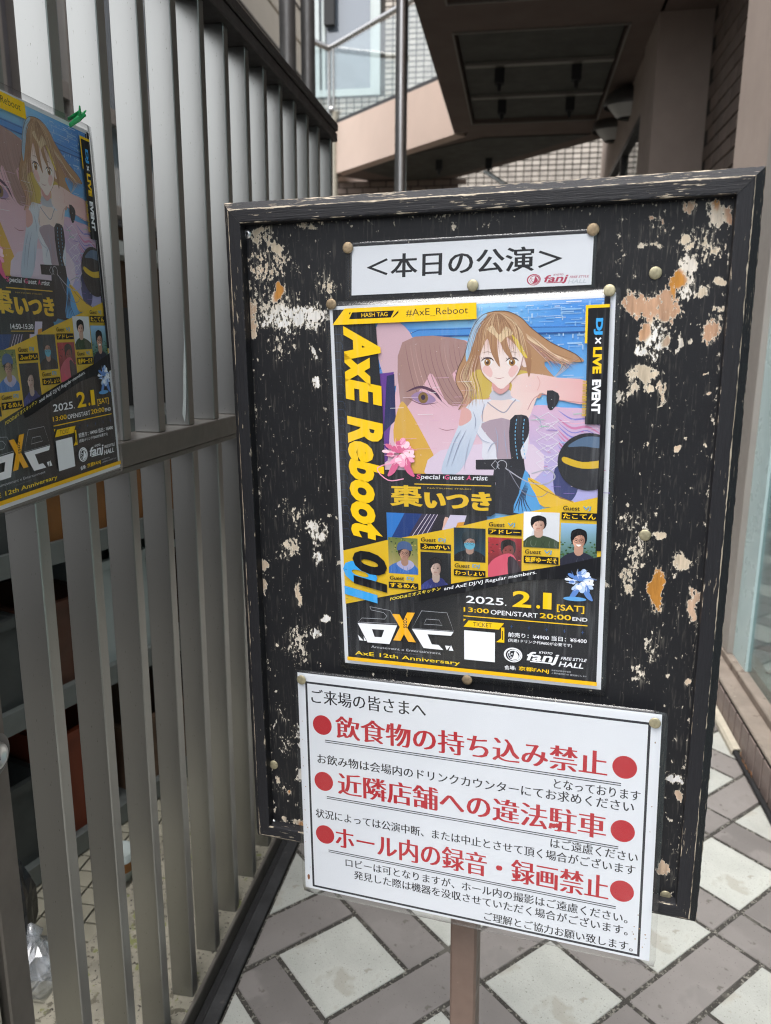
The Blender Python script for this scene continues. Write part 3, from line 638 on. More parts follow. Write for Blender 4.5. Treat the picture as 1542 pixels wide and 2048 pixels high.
def worn_frame():
    M = bpy.data.materials.new('worn_black_timber'); M.use_nodes = True; t = M.node_tree; P = t.nodes['Principled BSDF']; L = t.links.new
    at = N(t, 'ShaderNodeAttribute', attribute_name='edge'); sp_ = N(t, 'ShaderNodeSeparateColor'); L(at.outputs['Color'], sp_.inputs[0])
    uv = N(t, 'ShaderNodeTexCoord')
    def nz(sc, st, det=6, ro=.6):
        mp = N(t, 'ShaderNodeMapping'); mp.inputs['Scale'].default_value = st; L(uv.outputs['UV'], mp.inputs[0])
        n = N(t, 'ShaderNodeTexNoise', Scale=sc, Detail=det, Roughness=ro); L(mp.outputs[0], n.inputs['Vector']); return n.outputs['Fac']
    def ma(op, a, b, c=None):
        n = N(t, 'ShaderNodeMath', operation=op)
        for i, x in enumerate((a, b, c)):
            if x is None: continue
            if isinstance(x, (int, float)): n.inputs[i].default_value = x
            else: L(x, n.inputs[i])
        return n.outputs[0]
    g = nz(60, (1, 9, 1)); big = nz(14, (1, 2.5, 1), 3)
    n = ma('ADD', ma('MULTIPLY', g, .6), ma('MULTIPLY', big, .4)); n = ma('MULTIPLY_ADD', ma('SUBTRACT', n, .5), 2.1, .5)
    n = ma('ADD', n, ma('MULTIPLY', sp_.outputs[0], .40))
    n = ma('ADD', n, sp_.outputs[1])
    mask = N(t, 'ShaderNodeMapRange'); mask.inputs[1].default_value = .735; mask.inputs[2].default_value = .79; L(n, mask.inputs[0])
    wc = N(t, 'ShaderNodeMix', data_type='RGBA'); L(nz(30, (1, 3, 1), 3), wc.inputs[0]); wc.inputs[6].default_value = (*lin('#8f7c64'), 1); wc.inputs[7].default_value = (*lin('#d8cdbb'), 1)
    pc = N(t, 'ShaderNodeMix', data_type='RGBA'); L(nz(120, (.3, 5, 1), 4), pc.inputs[0]); pc.inputs[6].default_value = (*lin('#141417'), 1); pc.inputs[7].default_value = (*lin('#26262b'), 1)
    m2 = N(t, 'ShaderNodeMix', data_type='RGBA'); L(mask.outputs[0], m2.inputs[0]); L(pc.outputs[2], m2.inputs[6]); L(wc.outputs[2], m2.inputs[7]); L(m2.outputs[2], P.inputs['Base Color'])
    P.inputs['Roughness'].default_value = .55; P.inputs['Specular IOR Level'].default_value = .35
    b = N(t, 'ShaderNodeBump'); b.inputs['Strength'].default_value = .7; b.inputs['Distance'].default_value = .0012
    L(ma('ADD', nz(90, (.35, 7, 1), 5, .7), ma('MULTIPLY', mask.outputs[0], -.3)), b.inputs['Height']); L(b.outputs[0], P.inputs['Normal'])
    return M
m_panel, m_frame = worn_paint(), worn_frame()
# panel
IN = .0246
nx, ny = 262, 382
gx = np.linspace(IN, BW-IN, nx); gy = np.linspace(-IN, -(BH-IN), ny)
X, Y = np.meshgrid(gx, gy); den = np.zeros_like(X); typ = np.ones_like(X)*.8; wsum = np.full_like(X, 1e-3); ts = np.full_like(X, .8e-3)
rs = np.random.RandomState(4)
jx = X+.004*np.sin(Y*210+X*90)*.5; jy = Y+.004*np.sin(X*170-Y*60)*.5
for a in WEAR:
    cx, cyy, rx, ry = [q*1e-4 for q in a[:4]]
    dd = (((jx-cx)/rx)**2+((jy-cyy)/ry)**2)/1.25
    g_ = (a[4]+(.13 if a[4] < .65 else .03))*np.exp(-np.minimum(dd, 30)**1.5*.75)
    den = np.maximum(den, g_); w_ = g_**4; wsum += w_; ts += w_*a[5]
for _ in range(190):
    cx, cyy = rs.uniform(IN, BW-IN), -rs.uniform(IN, BH-IN); r_ = rs.uniform(.001, .0032)
    den = np.maximum(den, .62*np.exp(-(((X-cx)/r_)**2+((Y-cyy)/r_/1.3)**2)))
edge = np.minimum.reduce([X-IN, BW-IN-X, -Y-IN, BH-IN+Y]); den = np.maximum(den, .30*np.exp(-edge/.006)); den = np.maximum(den, .08)
typ = ts/wsum/3
vs = np.stack([X, Y, np.zeros_like(X)], -1).reshape(-1, 3)
idx = np.arange(nx*ny).reshape(ny, nx)
fs = np.stack([idx[1:, :-1], idx[1:, 1:], idx[:-1, 1:], idx[:-1, :-1]], -1).reshape(-1, 4)
def np_mesh(name, vs, fs, cols=None, attr='wear'):
    me = bpy.data.meshes.new(name); me.from_pydata(vs.tolist(), [], fs.tolist()); me.update()
    if cols is not None:
        ca = me.color_attributes.new(attr, 'FLOAT_COLOR', 'POINT'); ca.data.foreach_set('color', np.ascontiguousarray(cols, dtype=np.float32).ravel())
    return me
cols = np.stack([den.ravel(), typ.ravel(), np.zeros(nx*ny), np.ones(nx*ny)], -1)
me = np_mesh('panel', vs, fs, cols); me.materials.append(m_panel); me.transform(Matrix.Translation((-FU, -FV, .04)))
link('panel', me, board)
bl('backing', MB().box(IN-.001, BW-IN+.001, -(BH-IN)-.001, -IN+.001, -.012, -.0006), m_paint)
# frame members with mitred corners
PROF = [(0, -.024, 0), (0, -.002, .05), (.0003, .0025, .6), (.0016, .0042, .25), (.0080, .0108, .12), (.0090, .0120, 1.), (.0104, .0124, .15), (.0215, .0124, .1), (.0232, .0120, .55), (.0237, .0095, .1), (.0237, -.006, 0)]
def member(name, a, b, inward, extra):
    a = Vector(a); b = Vector(b); d = (b-a); Ln = d.length; d.normalize(); n = Vector(inward)
    K = 150; vs = []; cs = []; uvs = []
    for i in range(K+1):
        f = i/K
        for w, h, e in PROF:
            s = w+f*(Ln-2*w); jit = (.0004*(rs.rand()-.5)*2 if e > .5 else .00008*(rs.rand()-.5))
            ww = max(0, w+jit) if w < .023 else w
            q = a+d*s+n*ww; vs.append((q.x, q.y, h+(jit*.7 if e > .5 else 0)))
            ends = max(0, 1-min(s, Ln-s)/.03)
            cs.append((e, extra+.10*ends, 0, 1)); uvs.append((s, w+h+len(name)*.37+abs(a.x)*3.1+abs(a.y)*1.7))
    m_ = len(PROF); fs = []
    flip = d.x*n.y-d.y*n.x < 0
    for i in range(K):
        for k in range(m_-1):
            q = (i*m_+k, (i+1)*m_+k, (i+1)*m_+k+1, i*m_+k+1); fs.append(q[::-1] if flip else q)
    me = np_mesh(name, np.array(vs), np.array(fs), np.array(cs), 'edge')
    ul = me.uv_layers.new(name='UVMap'); li = np.zeros(len(me.loops), dtype=np.int32); me.loops.foreach_get('vertex_index', li)
    ul.data.foreach_set('uv', np.array(uvs)[li].astype(np.float32).ravel())
    me.materials.append(m_frame); me.transform(Matrix.Translation((-FU, -FV, .04))); link(name, me, board)
member('top_rail', (0, 0), (BW, 0), (0, -1), .01)
member('bottom_rail', (0, -BH), (BW, -BH), (0, 1), -.06)
member('stile', (0, 0), (0, -BH), (1, 0), -.07)
member('stile', (BW, 0), (BW, -BH), (-1, 0), -.05)
bl('mitre_gap', MB().prism([(.0095, -.0090), (.0243, -.0238), (.0238, -.0243), (.0090, -.0095)], .0125, .0128).prism([(BW-.0095, -.0090), (BW-.0243, -.0238), (BW-.0238, -.0243), (BW-.0090, -.0095)], .0125, .0128), m_black)
# post and feet
bl('post', MB().box(.2570, .2915, FV, -.30, -.060, -.026, bev=.003), m_post)
bl('base_plate', MB().box(.215, .335, FV+.001, FV+.009, -.115, .03, bev=.002), m_pipe)
bl('cross_batten', MB().box(.05, .5, -.70, -.66, -.0255, -.0125, bev=.002).box(.05, .5, -.18, -.14, -.0255, -.0125, bev=.002), m_paint)
for (u, v) in ((.0251, -.0331), (.0225, -.7690), (.5185, -.7715)):
    Mz = Matrix.Translation((u, v, .0002))
    s_ = bl('screw', MB().lathe([(0, .0012), (.0012, .0011), (.0022, .0016), (.0042, .0011), (.0050, 0)], Mz, 20), m_screw)
    c_ = bl('cross_slot', MB().box(u-.0019, u+.0019, v-.0004, v+.0004, .0015, .0019).box(u-.0004, u+.0004, v-.0019, v+.0019, .00151, .00192), m_black, s_)

# ================================================================ PRINTED SHEETS
def attr_mat(name, rough=.45, drips=False):
    M = bpy.data.materials.new(name); M.use_nodes = True; t = M.node_tree; P = t.nodes['Principled BSDF']; L = t.links.new
    at = N(t, 'ShaderNodeAttribute', attribute_name='ink'); out = at.outputs['Color']
    tc = N(t, 'ShaderNodeTexCoord')
    if drips:     # water marks under the lamination
        mp = N(t, 'ShaderNodeMapping'); mp.inputs['Scale'].default_value = (1, .06, 1); L(tc.outputs['Object'], mp.inputs[0])
        n = N(t, 'ShaderNodeTexNoise', Scale=170, Detail=4, Roughness=.6); L(mp.outputs[0], n.inputs['Vector'])
        n2 = N(t, 'ShaderNodeTexNoise', Scale=9, Detail=2); L(tc.outputs['Object'], n2.inputs['Vector'])
        a = N(t, 'ShaderNodeMath', operation='MULTIPLY_ADD'); L(n2.outputs[0], a.inputs[0]); a.inputs[1].default_value = .7; L(n.outputs[0], a.inputs[2])
        r = N(t, 'ShaderNodeMapRange'); r.inputs[1].default_value = .88; r.inputs[2].default_value = 1.12; r.inputs[3].default_value = 0; r.inputs[4].default_value = .085; L(a.outputs[0], r.inputs[0])
        mx = N(t, 'ShaderNodeMix', data_type='RGBA'); L(r.outputs[0], mx.inputs[0]); L(out, mx.inputs[6]); mx.inputs[7].default_value = (.75, .77, .8, 1); out = mx.outputs[2]
    n3 = N(t, 'ShaderNodeTexNoise', Scale=1500, Detail=2); L(tc.outputs['Object'], n3.inputs['Vector'])
    r3 = N(t, 'ShaderNodeMapRange'); r3.inputs[3].default_value = .93; r3.inputs[4].default_value = 1.07; L(n3.outputs[0], r3.inputs[0])
    h = N(t, 'ShaderNodeHueSaturation'); L(r3.outputs[0], h.inputs['Value']); L(out, h.inputs['Color']); out = h.outputs[0]
    L(out, P.inputs['Base Color']); P.inputs['Roughness'].default_value = rough; P.inputs['Specular IOR Level'].default_value = .25
    return M
m_ink = attr_mat('printed_ink', .5, True); m_ink2 = attr_mat('printed_ink_plain', .5)
m_paper = mat('white_paper', '#e9ecf2', .6, var=.012, vscale=20, spots=[(14, .74, '#dcd6c6')])

GC = {}
def glyphs(s, off=0., res=3):
    k = (s, round(off, 4), res)
    if k in GC: return GC[k]
    c = bpy.data.curves.new('t', 'FONT'); c.body = s; c.resolution_u = res; c.offset = off
    o = bpy.data.objects.new('t', c); COL.objects.link(o)
    dg = bpy.context.evaluated_depsgraph_get(); dg.update()
    me = bpy.data.meshes.new_from_object(o.evaluated_get(dg))
    v = np.array([x.co[:2] for x in me.vertices]); f = [tuple(p.vertices) for p in me.polygons]
    bpy.data.objects.remove(o); bpy.data.curves.remove(c); bpy.data.meshes.remove(me)
    GC[k] = (v, f); return GC[k]
def spline(pts, n=6, closed=True):
    out = []; m_ = len(pts); rng = range(m_ if closed else m_-1)
    for i in rng:
        p0, p1, p2, p3 = [np.array(pts[(i+k) % m_] if closed else pts[max(0, min(m_-1, i+k))], float) for k in (-1, 0, 1, 2)]
        for j in range(n):
            t = j/n; out.append(tuple(.5*((2*p1)+(-p0+p2)*t+(2*p0-5*p1+4*p2-p3)*t*t+(-p0+3*p1-3*p2+p3)*t**3)))
    if not closed: out.append(tuple(pts[-1]))
    return out
class Print:
    """flat printing in millimetres, x right and y down from the paper's top left corner"""
    def __init__(s): s.v = []; s.f = []; s.c = []; s.z = .00003; s.clip = None
    def _add(s, vs, fs, col, step=2.4e-6):
        s.z += step; b = len(s.v)
        s.v += [(x, y, s.z) for x, y in vs]; s.f += [tuple(i+b for i in f) for f in fs]
        if callable(col): s.c += [(*lin(col(x, y)), 1) for x, y in vs]
        else: s.c += [(*lin(col), 1)]*len(vs)
    def poly(s, pts, col, sm=0):
        if sm: pts = spline(pts, sm)
        if s.clip:
            x0, y0, x1, y1 = s.clip; q = [tuple(p) for p in pts]
            for ax, val, less in ((0, x0, False), (0, x1, True), (1, y0, False), (1, y1, True)): q = clip(q, ax, val, less) if q else q
            pts = q
        if len(pts) < 3: return
        tr = geometry.tessellate_polygon([[Vector((p[0], p[1], 0)) for p in pts]])
        P = pts; f2 = []
        for a, b, c in tr:
            ar = (P[b][0]-P[a][0])*(P[c][1]-P[a][1])-(P[b][1]-P[a][1])*(P[c][0]-P[a][0])
            f2.append((a, c, b) if ar > 0 else (a, b, c))
        s._add(pts, f2, col)
    def rect(s, x0, y0, x1, y1, col): s.poly([(x0, y0), (x1, y0), (x1, y1), (x0, y1)], col)
    def grid(s, x0, y0, x1, y1, nx, ny, fn):
        vs = [(x0+(x1-x0)*i/nx, y0+(y1-y0)*j/ny) for j in range(ny+1) for i in range(nx+1)]
        fs = [(j*(nx+1)+i, (j+1)*(nx+1)+i, (j+1)*(nx+1)+i+1, j*(nx+1)+i+1) for j in range(ny) for i in range(nx)]
        s._add(vs, fs, fn)
    def ell(s, cx, cy, rx, ry, col, n=28, rot=0): s.poly([(cx+rx*math.cos(a)*math.cos(rot)-ry*math.sin(a)*math.sin(rot), cy+rx*math.cos(a)*math.sin(rot)+ry*math.sin(a)*math.cos(rot)) for a in [2*math.pi*k/n for k in range(n)]], col)
    def line(s, pts, w, col, sm=0, taper=False):
        if sm: pts = spline(pts, sm, False)
        L_, R_ = [], []
        for i, p in enumerate(pts):
            a = pts[max(0, i-1)]; b = pts[min(len(pts)-1, i+1)]; d = math.hypot(b[0]-a[0], b[1]-a[1]) or 1
            ww = w*.5*((1-abs(2*i/(len(pts)-1)-1)**2*.95) if taper else 1)
            nx_, ny_ = -(b[1]-a[1])/d*ww, (b[0]-a[0])/d*ww
            L_.append((p[0]+nx_, p[1]+ny_)); R_.append((p[0]-nx_, p[1]-ny_))
        n = len(pts); s._add(L_+R_, [(i, i+1, n+i+1, n+i) for i in range(n-1)], col)
        # keep faces turned to the viewer
        for k in range(1, n): 
            f = s.f[-k]; P = [s.v[i] for i in f[:3]]
            if (P[1][0]-P[0][0])*(P[2][1]-P[0][1])-(P[1][1]-P[0][1])*(P[2][0]-P[0][0]) > 0: s.f[-k] = f[::-1]
    def ring(s, cx, cy, r, w, col, sx=1, a0=0, a1=360):
        s.line([(cx+r*sx*math.cos(math.radians(a)), cy+r*math.sin(math.radians(a))) for a in np.linspace(a0, a1, 30)], w, col)
    def text(s, t, x0, x1, yt, yb, col, off=.0, slant=0., skew=0., rot=False, copies=1, cstep=.012, res=3):
        """fit the glyph outlines into x0..x1, yt..yb; skew drops the baseline along x; rot turns the line clockwise"""
        v, f = glyphs(t, off, res)
        if copies > 1:
            V, F = [], []
            for k in range(copies):
                F += [tuple(i+len(V)*0+k*len(v) for i in q) for q in f]
            V = np.concatenate([v+np.array([(k-(copies-1)/2)*cstep, 0]) for k in range(copies)])
        else: V, F = v, f
        a, b = V.min(0), V.max(0); q = (V-a)/(b-a)
        if rot:
            ln = x1-x0     # x0..x1 is the extent across the column (glyph height), yt..yb along it
            xx = x0+q[:, 1]*(x1-x0); yy = yt+q[:, 0]*(yb-yt)-slant*(q[:, 1]-.5)*(x1-x0)*-1
        else:
            xx = x0+q[:, 0]*(x1-x0-slant*(yb-yt))+slant*(yb-yt)*q[:, 1]; yy = yb-q[:, 1]*(yb-yt)+skew*(xx-x0)
        n = len(v)
        F2 = [tuple(g) for g in F]
        for k in range(copies):
            s._add([(float(xx[i]), float(yy[i])) for i in range(k*n, (k+1)*n)], [tuple(j-k*n for j in g) for g in F2[k*len(f):(k+1)*len(f)]], col, 2.4e-6 if k == 0 else 1.2e-6)

class Sheet:
    def __init__(s, M, corners, w, h, lift, bulge=.001, curl=None):
        s.M = M; s.c = [Vector(c) for c in corners]; s.w = w; s.h = h; s.lift = lift; s.b = bulge; s.curl = curl
        s.o = (s.c[2]+s.c[3])/2
    def map(s, x, y, z, film=False):
        a, b = x/s.w, y/s.h; TL, TR, BR, BL = s.c
        p = TL*(1-a)*(1-b)+TR*a*(1-b)+BR*a*b+BL*(1-a)*b
        aa = min(max(a, 0), 1); bb = min(max(b, 0), 1)
        lz = s.lift+(s.b*math.sin(math.pi*aa)*math.sin(math.pi*bb)*.4+s.b*.3*math.sin(7*a+3*b)**2*math.sin(math.pi*bb) if film else 0)
        if s.curl: lz += s.curl(a, b)
        return (p.x-s.o.x, p.y-s.o.y, lz+z)
    def root(s, name, label, cat):
        M = s.M @ Matrix.Translation((s.o.x, s.o.y, 0)); s.e = empty(name, mw=M); tag(s.e, label, cat); return s.e
    def paper(s, material=None, nx=24, ny=24):
        vs = [s.map(s.w*i/nx, s.h*j/ny, 0) for j in range(ny+1) for i in range(nx+1)]
        fs = [(j*(nx+1)+i, (j+1)*(nx+1)+i, (j+1)*(nx+1)+i+1, j*(nx+1)+i+1) for j in range(ny) for i in range(nx)]
        me = np_mesh('paper', np.array(vs), np.array(fs)); me.materials.append(material or m_paper); return link('paper', me, s.e)
    def film(s, ml, mr, mt, mb_, dz=.0022, r=4.):
        """clear lamination: front sheet wider than the paper, with rounded corners and a thin edge"""
        x0, x1, y0, y1 = -ml, s.w+mr, -mt, s.h+mb_; nx, ny = 28, 28; vs = []; 
        for j in range(ny+1):
            for i in range(nx+1):
                x = x0+(x1-x0)*i/nx; y = y0+(y1-y0)*j/ny
                dx = max(x0+r-x, x-(x1-r), 0); dy = max(y0+r-y, y-(y1-r), 0)
                if i in (0, nx) and j in (0, ny):
                    x += r*.29*(1 if i == 0 else -1); y += r*.29*(1 if j == 0 else -1)
                vs.append(s.map(x, y, dz, True))
        fs = [(j*(nx+1)+i, (j+1)*(nx+1)+i, (j+1)*(nx+1)+i+1, j*(nx+1)+i+1) for j in range(ny) for i in range(nx)]
        ring = [i for i in range(nx+1)]+[j*(nx+1)+nx for j in range(1, ny+1)]+[ny*(nx+1)+i for i in range(nx-1, -1, -1)]+[j*(nx+1) for j in range(ny-1, 0, -1)]
        b = len(vs); vs += [(vs[k][0], vs[k][1], vs[k][2]-.0009) for k in ring]
        fs += [(ring[k], ring[(k+1) % len(ring)], b+(k+1) % len(ring), b+k) for k in range(len(ring))]
        me = np_mesh('lamination', np.array(vs), np.array(fs)); me.materials.append(m_film); me.polygons.foreach_set('use_smooth', [True]*len(fs)); return link('lamination', me, s.e)
    def prnt(s, P, material):
        vs = [s.map(*v) for v in P.v]
        me = bpy.data.meshes.new('print'); me.from_pydata(vs, [], P.f); me.update()
        ca = me.color_attributes.new('ink', 'FLOAT_COLOR', 'POINT'); ca.data.foreach_set('color', np.array(P.c, dtype=np.float32).ravel())
        me.materials.append(material); return link('print', me, s.e)

BM = frame_matrix(BE, BV, BN, BO_)
# ---- header strip
def fanj(P, x, y, s_, c1, c2, c3, bgc):
    """round emblem and the lettering of the hall, x,y = left middle, s_ = scale"""
    P.ell(x+9.5*s_, y, 9.6*s_, 8.2*s_, c1); P.ell(x+9.9*s_, y+.2*s_, 8.0*s_, 6.9*s_, bgc); P.ell(x+10.6*s_, y+.1*s_, 7.0*s_, 6.3*s_, c1); P.ell(x+10.2*s_, y+.3*s_, 5.9*s_, 5.2*s_, bgc)
    P.poly([(x+8*s_, y+5.2*s_), (x+10*s_, y+1*s_), (x+11.2*s_, y-4.4*s_), (x+13.2*s_, y-3*s_), (x+15.3*s_, y+.8*s_), (x+14*s_, y+4*s_)], c1, 3)
    for dx, dy in ((5.8, -2), (6.2, .4), (7.4, 2.6), (8.3, -1)): P.ell(x+dx*s_, y+dy*s_, .8*s_, .8*s_, c1, 10)
    P.text('fanj', x+21*s_, x+57*s_, y-5.6*s_, y+7.5*s_, c1, off=.024, slant=.35)
    P.rect(x+27*s_, y+4.7*s_, x+50*s_, y+5.9*s_, c1)
    P.text('KYOTO', x+36*s_, x+50*s_, y-7*s_, y-4.4*s_, c2, off=.02, slant=.3)
    P.text('FREE STYLE', x+58*s_, x+84*s_, y-3.1*s_, y+.2*s_, c2, off=.014, slant=.3)
    P.text('HALL', x+56*s_, x+82*s_, y+2.2*s_, y+7.8*s_, c3, off=.02, slant=.3)
P = Print()
P.text('＜', 17.3, 40.5, 14.0, 32, '#17171c', off=.020); P.text('＞', 197.5, 220.8, 14.5, 32.5, '#17171c', off=.020)
P.text('本日の公演', 43.5, 193.7, 9.6, 35.0, '#17171c', off=.006, copies=4, cstep=.010)
fanj(P, 187, 44.2, .72, '#b8405c', '#c06a80', '#cdd3da', '#f0f2f6')
sh = Sheet(BM, [(.1488, -.0521), (.3977, -.0502), (.3976, -.0980), (.1474, -.1019)], 250, 50, .0018, .0006)
sh.root('header_sheet', 'narrow white laminated strip with large black heading above the poster', 'sign')
P.v = [(x, y*50/52, z) for x, y, z in P.v]
sh.paper(); sh.prnt(P, m_ink2); sh.film(6.5, 3.5, 4.5, 5.5)

# ---- event poster
def pm(x, y):
    """digitised artwork coordinates to millimetres on the paper"""
    w = .00022624511*x-.00016307670*y+1
    return ((.61213111*x-.02715793*y-387.331557)/w, (.02906196*x+.55508341*y-360.002110)/w)
def Q(*pts): return [pm(830+.2594*x, 600+.2594*y) for x, y in pts]
def QA(*pts): return [pm(640+.402*x, 560+.402*y) for x, y in pts]
def QB(*pts): return [pm(640+.402*x, 960+.402*y) for x, y in pts]
BLK, YEL, WHT = '#15161b', '#f3c619', '#eef0f6'
def mix(a, b, t):
    a = [int(a[i:i+2], 16) for i in (1, 3, 5)]; b = [int(b[i:i+2], 16) for i in (1, 3, 5)]; t = max(0, min(1, t))
    return tuple((p+(q-p)*t)/255 for p, q in zip(a, b))
def poster(extra):
    P = Print(); R = random.Random(11)
    P.rect(4.6, 4.6, 292, 414.5, BLK)
    # sky
    P.grid(50, 4.7, 289, 262, 24, 24, lambda x, y: mix('#8fd0fb', '#4a96e8', .5+.5*math.sin(x*.028+y*.02)*math.cos(y*.03-.6)))
    P.clip = (50, 4.7, 287.5, 262)
    for _ in range(170):
        x, y = R.uniform(150, 280), R.uniform(6, 240); l = R.uniform(2, 18)
        P.rect(x, y, x+l, y+R.uniform(.25, .9), mix('#6db0ee', '#ffffff', R.uniform(.2, .9)))
    for _ in range(70):
        x, y = R.uniform(150, 285), R.uniform(6, 60); P.rect(x, y, x+R.uniform(3, 26), y+R.uniform(.3, 1.6), mix('#6fb2ee', '#cfe8ff', R.uniform(0, .7)))
    for _ in range(140):
        x, y = R.uniform(150, 285), R.uniform(6, 50); P.rect(x, y, x+R.uniform(.6, 2.2), y+R.uniform(1, 5), mix('#6db0ee', '#ffffff', R.uniform(.1, .55)))
    P.poly(Q((-380, 240), (30, 225), (700, 205), (1440, 200), (1440, 245), (700, 260), (60, 280), (-20, 360), (-380, 900)), '#4f98e2')
    P.line(Q((-300, 560), (0, 320), (50, 285), (800, 262), (1440, 240)), 1.3, '#1f5aa6')
    P.line(Q((-200, 330), (30, 235), (800, 212), (1440, 205)), .8, '#1f5aa6')
    # pink and violet zone at the right
    P.poly(Q((860, 860), (1120, 830), (1440, 930), (1440, 1560), (1100, 1560), (840, 1300)), lambda x, y: mix('#eec0d6', '#b3b4ec', (y-95)/110), 5)
    for k in range(16):
        y = 850+k*30; P.line(Q((1100, y), (1210, y+70+k*5), (1330, y+70), (1440, y+130)), R.uniform(.8, 3), R.choice(['#d987b4', '#6a66bd', '#f3b9d2', '#8f8ad6', '#c3699d']), 4, True)
    P.poly(Q((1080, 1300), (1190, 1290), (1260, 1440), (1190, 1560), (1080, 1500)), '#3b4277', 4)
    # big pale portrait panel: plain pink field, a lock of hair, one lowered eyelid
    P.poly(QA((410, 308), (720, 300), (1000, 420), (1060, 960), (300, 1020), (360, 700)), lambda x, y: mix('#e9b3bf', '#f0cfe0', (y-60)/110))
    P.poly(QA((290, 220), (400, 215), (470, 330), (390, 520), (330, 500), (285, 350)), '#dcb8c4', 4)
    P.poly(QA((285, 470), (370, 460), (340, 900), (285, 940)), '#6c3a9a'); P.poly(QA((335, 480), (372, 470), (380, 700), (320, 760)), '#222a5c')
    P.poly(QA((412, 312), (720, 302), (735, 420), (660, 470), (720, 600), (640, 620), (560, 470), (520, 520), (430, 640), (405, 640)), '#b08a84', 4)
    P.poly(QA((400, 620), (440, 640), (540, 820), (575, 900), (580, 1000), (480, 1000), (370, 800)), '#e8b54a', 4)
    for k in range(12):
        x = 425+k*24; P.line(QA((x, 315), (x+20, 430), (x+60+k*3, 560), (x+150, 640)), .7, R.choice(['#8c6668', '#9c7678', '#c9a29a']), 4, True)
    P.line(QA((430, 560), (500, 535), (570, 560), (610, 610)), 3.2, '#5b3a52', 5, True); P.line(QA((440, 590), (510, 620), (590, 612)), 1.2, '#7d5468', 5, True)
    P.poly(QA((455, 585), (500, 556), (560, 578), (575, 606), (515, 618)), '#a98bb4', 4); P.ell(*QA((515, 588))[0], 5.5, 6, '#8a6a3c'); P.ell(*QA((515, 586))[0], 2.4, 2.8, '#3a2740')
    P.line(QA((590, 738), (630, 750), (680, 742)), .7, '#a5606e', 4, True)
    P.poly(QA((600, 850), (1060, 820), (1060, 1000), (560, 1000)), '#ead6ea', 3)
    # figure: plain illustrated young woman with long brown hair
    HAIR, HD, HL, SK, SKD = '#c49a78', '#94694c', '#ecd0a8', '#f8e0da', '#eab3ae'
    P.poly(Q((620, 88), (520, 120), (440, 230), (385, 420), (330, 540), (318, 640), (375, 760), (338, 850), (470, 800), (560, 830), (600, 700), (850, 700), (960, 760), (1010, 640), (1110, 640), (1000, 480), (1290, 480), (1240, 420), (1050, 330), (900, 220), (820, 140), (720, 92)), lambda x, y: mix('#bd9068', '#e8b4a6', (y-75)/45), 5)
    P.poly(Q((440, 560), (560, 560), (600, 700), (560, 760), (430, 760)), '#d9bb58', 4); P.poly(Q((720, 560), (880, 560), (900, 700), (840, 720), (730, 700)), '#d9bb58', 4)
    for k in range(12): P.line(Q((760+k*14, 200+k*8), (880+k*16, 310+k*9), (1040+k*14, 400+k*9), (1250-k*22, 470+k*16)), .55, R.choice([HD, HL, '#f0d2b8']), 5, True)
    P.poly(Q((440, 780), (560, 770), (860, 760), (900, 860), (860, 960), (880, 1060), (820, 1240), (540, 1240), (520, 1100), (460, 1010), (430, 900)), '#e9e9f4', 4)     # jacket
    P.poly(Q((420, 800), (520, 830), (490, 1000), (350, 1320), (205, 1320), (330, 990)), lambda x, y: mix('#eceef8', '#c9d6ea', (y-100)/60), 4)
    P.poly(Q((370, 830), (430, 860), (430, 930), (345, 975), (350, 900)), SKD, 3)
    P.poly(Q((600, 640), (720, 640), (730, 770), (860, 800), (840, 930), (520, 940), (560, 800), (595, 770)), SK, 3)
    P.poly(Q((595, 705), (735, 700), (745, 765), (590, 772)), '#cfcfdc', 2)
    P.poly(Q((740, 620), (830, 570), (960, 575), (1100, 600), (1340, 630), (1335, 800), (1110, 770), (980, 720), (940, 760), (870, 920), (780, 900), (830, 800), (740, 740), (750, 660)), lambda x, y: mix('#f9dcd6', '#f0b7b8', (x-215)/60), 3)
    P.line(Q((945, 590), (965, 640), (945, 700)), .8, SKD, 4); P.line(Q((870, 850), (920, 760), (1000, 730), (1100, 770), (1335, 800)), .7, '#c98b90', 4)
    P.poly(Q((1020, 700), (1105, 720), (1110, 780), (1060, 850), (1025, 830)), '#23242c', 2)
    P.poly(Q((516, 955), (740, 930), (745, 1240), (640, 1240), (620, 1120), (560, 1050)), '#b7a2b0', 3)
    P.poly(Q((735, 925), (860, 895), (882, 980), (870, 1060), (815, 1160), (830, 1240), (745, 1240)), '#20212b', 3)
    for x in (785, 845):
        for k in range(11): P.line(Q((x-12*math.sin(k*.35), 920+k*29), (x-12*math.sin(k*.35+.2), 937+k*29)), .8, '#7fc6f2')
    for k in range(5):   # faceted white ornament
        y = 900+k*85; P.line(Q((935, y+20), (1030, y-30), (1110, y+30), (1030, y+60), (935, y+20), (1020, y+100), (1110, y+30)), .75, '#f4eef8')
    P.line(Q((560, 790), (610, 830), (690, 870), (750, 800), (780, 770)), 1.1, '#a9a3b4', 4)
    P.poly(Q((470, 1235), (840, 1225), (850, 1310), (470, 1310)), '#1d1e27'); P.ring(*Q((672, 1275))[0], 5, .6, '#c9c9d4'); P.line(Q((590, 1275), (620, 1240), (650, 1275), (620, 1310), (590, 1275)), .6, '#c9c9d4')
    P.poly(Q((610, 1310), (850, 1310), (900, 1420), (980, 1640), (600, 1640), (625, 1420)), '#23242e', 2)
    P.poly(Q((850, 1310), (900, 1410), (985, 1640), (760, 1640), (800, 1500)), '#5aa8e6', 2)
    for k in range(5): P.line(Q((860+k*4, 1400+k*10), (800+k*12, 1540), (760+k*36, 1640)), 1.2, '#22304c', 3, True)
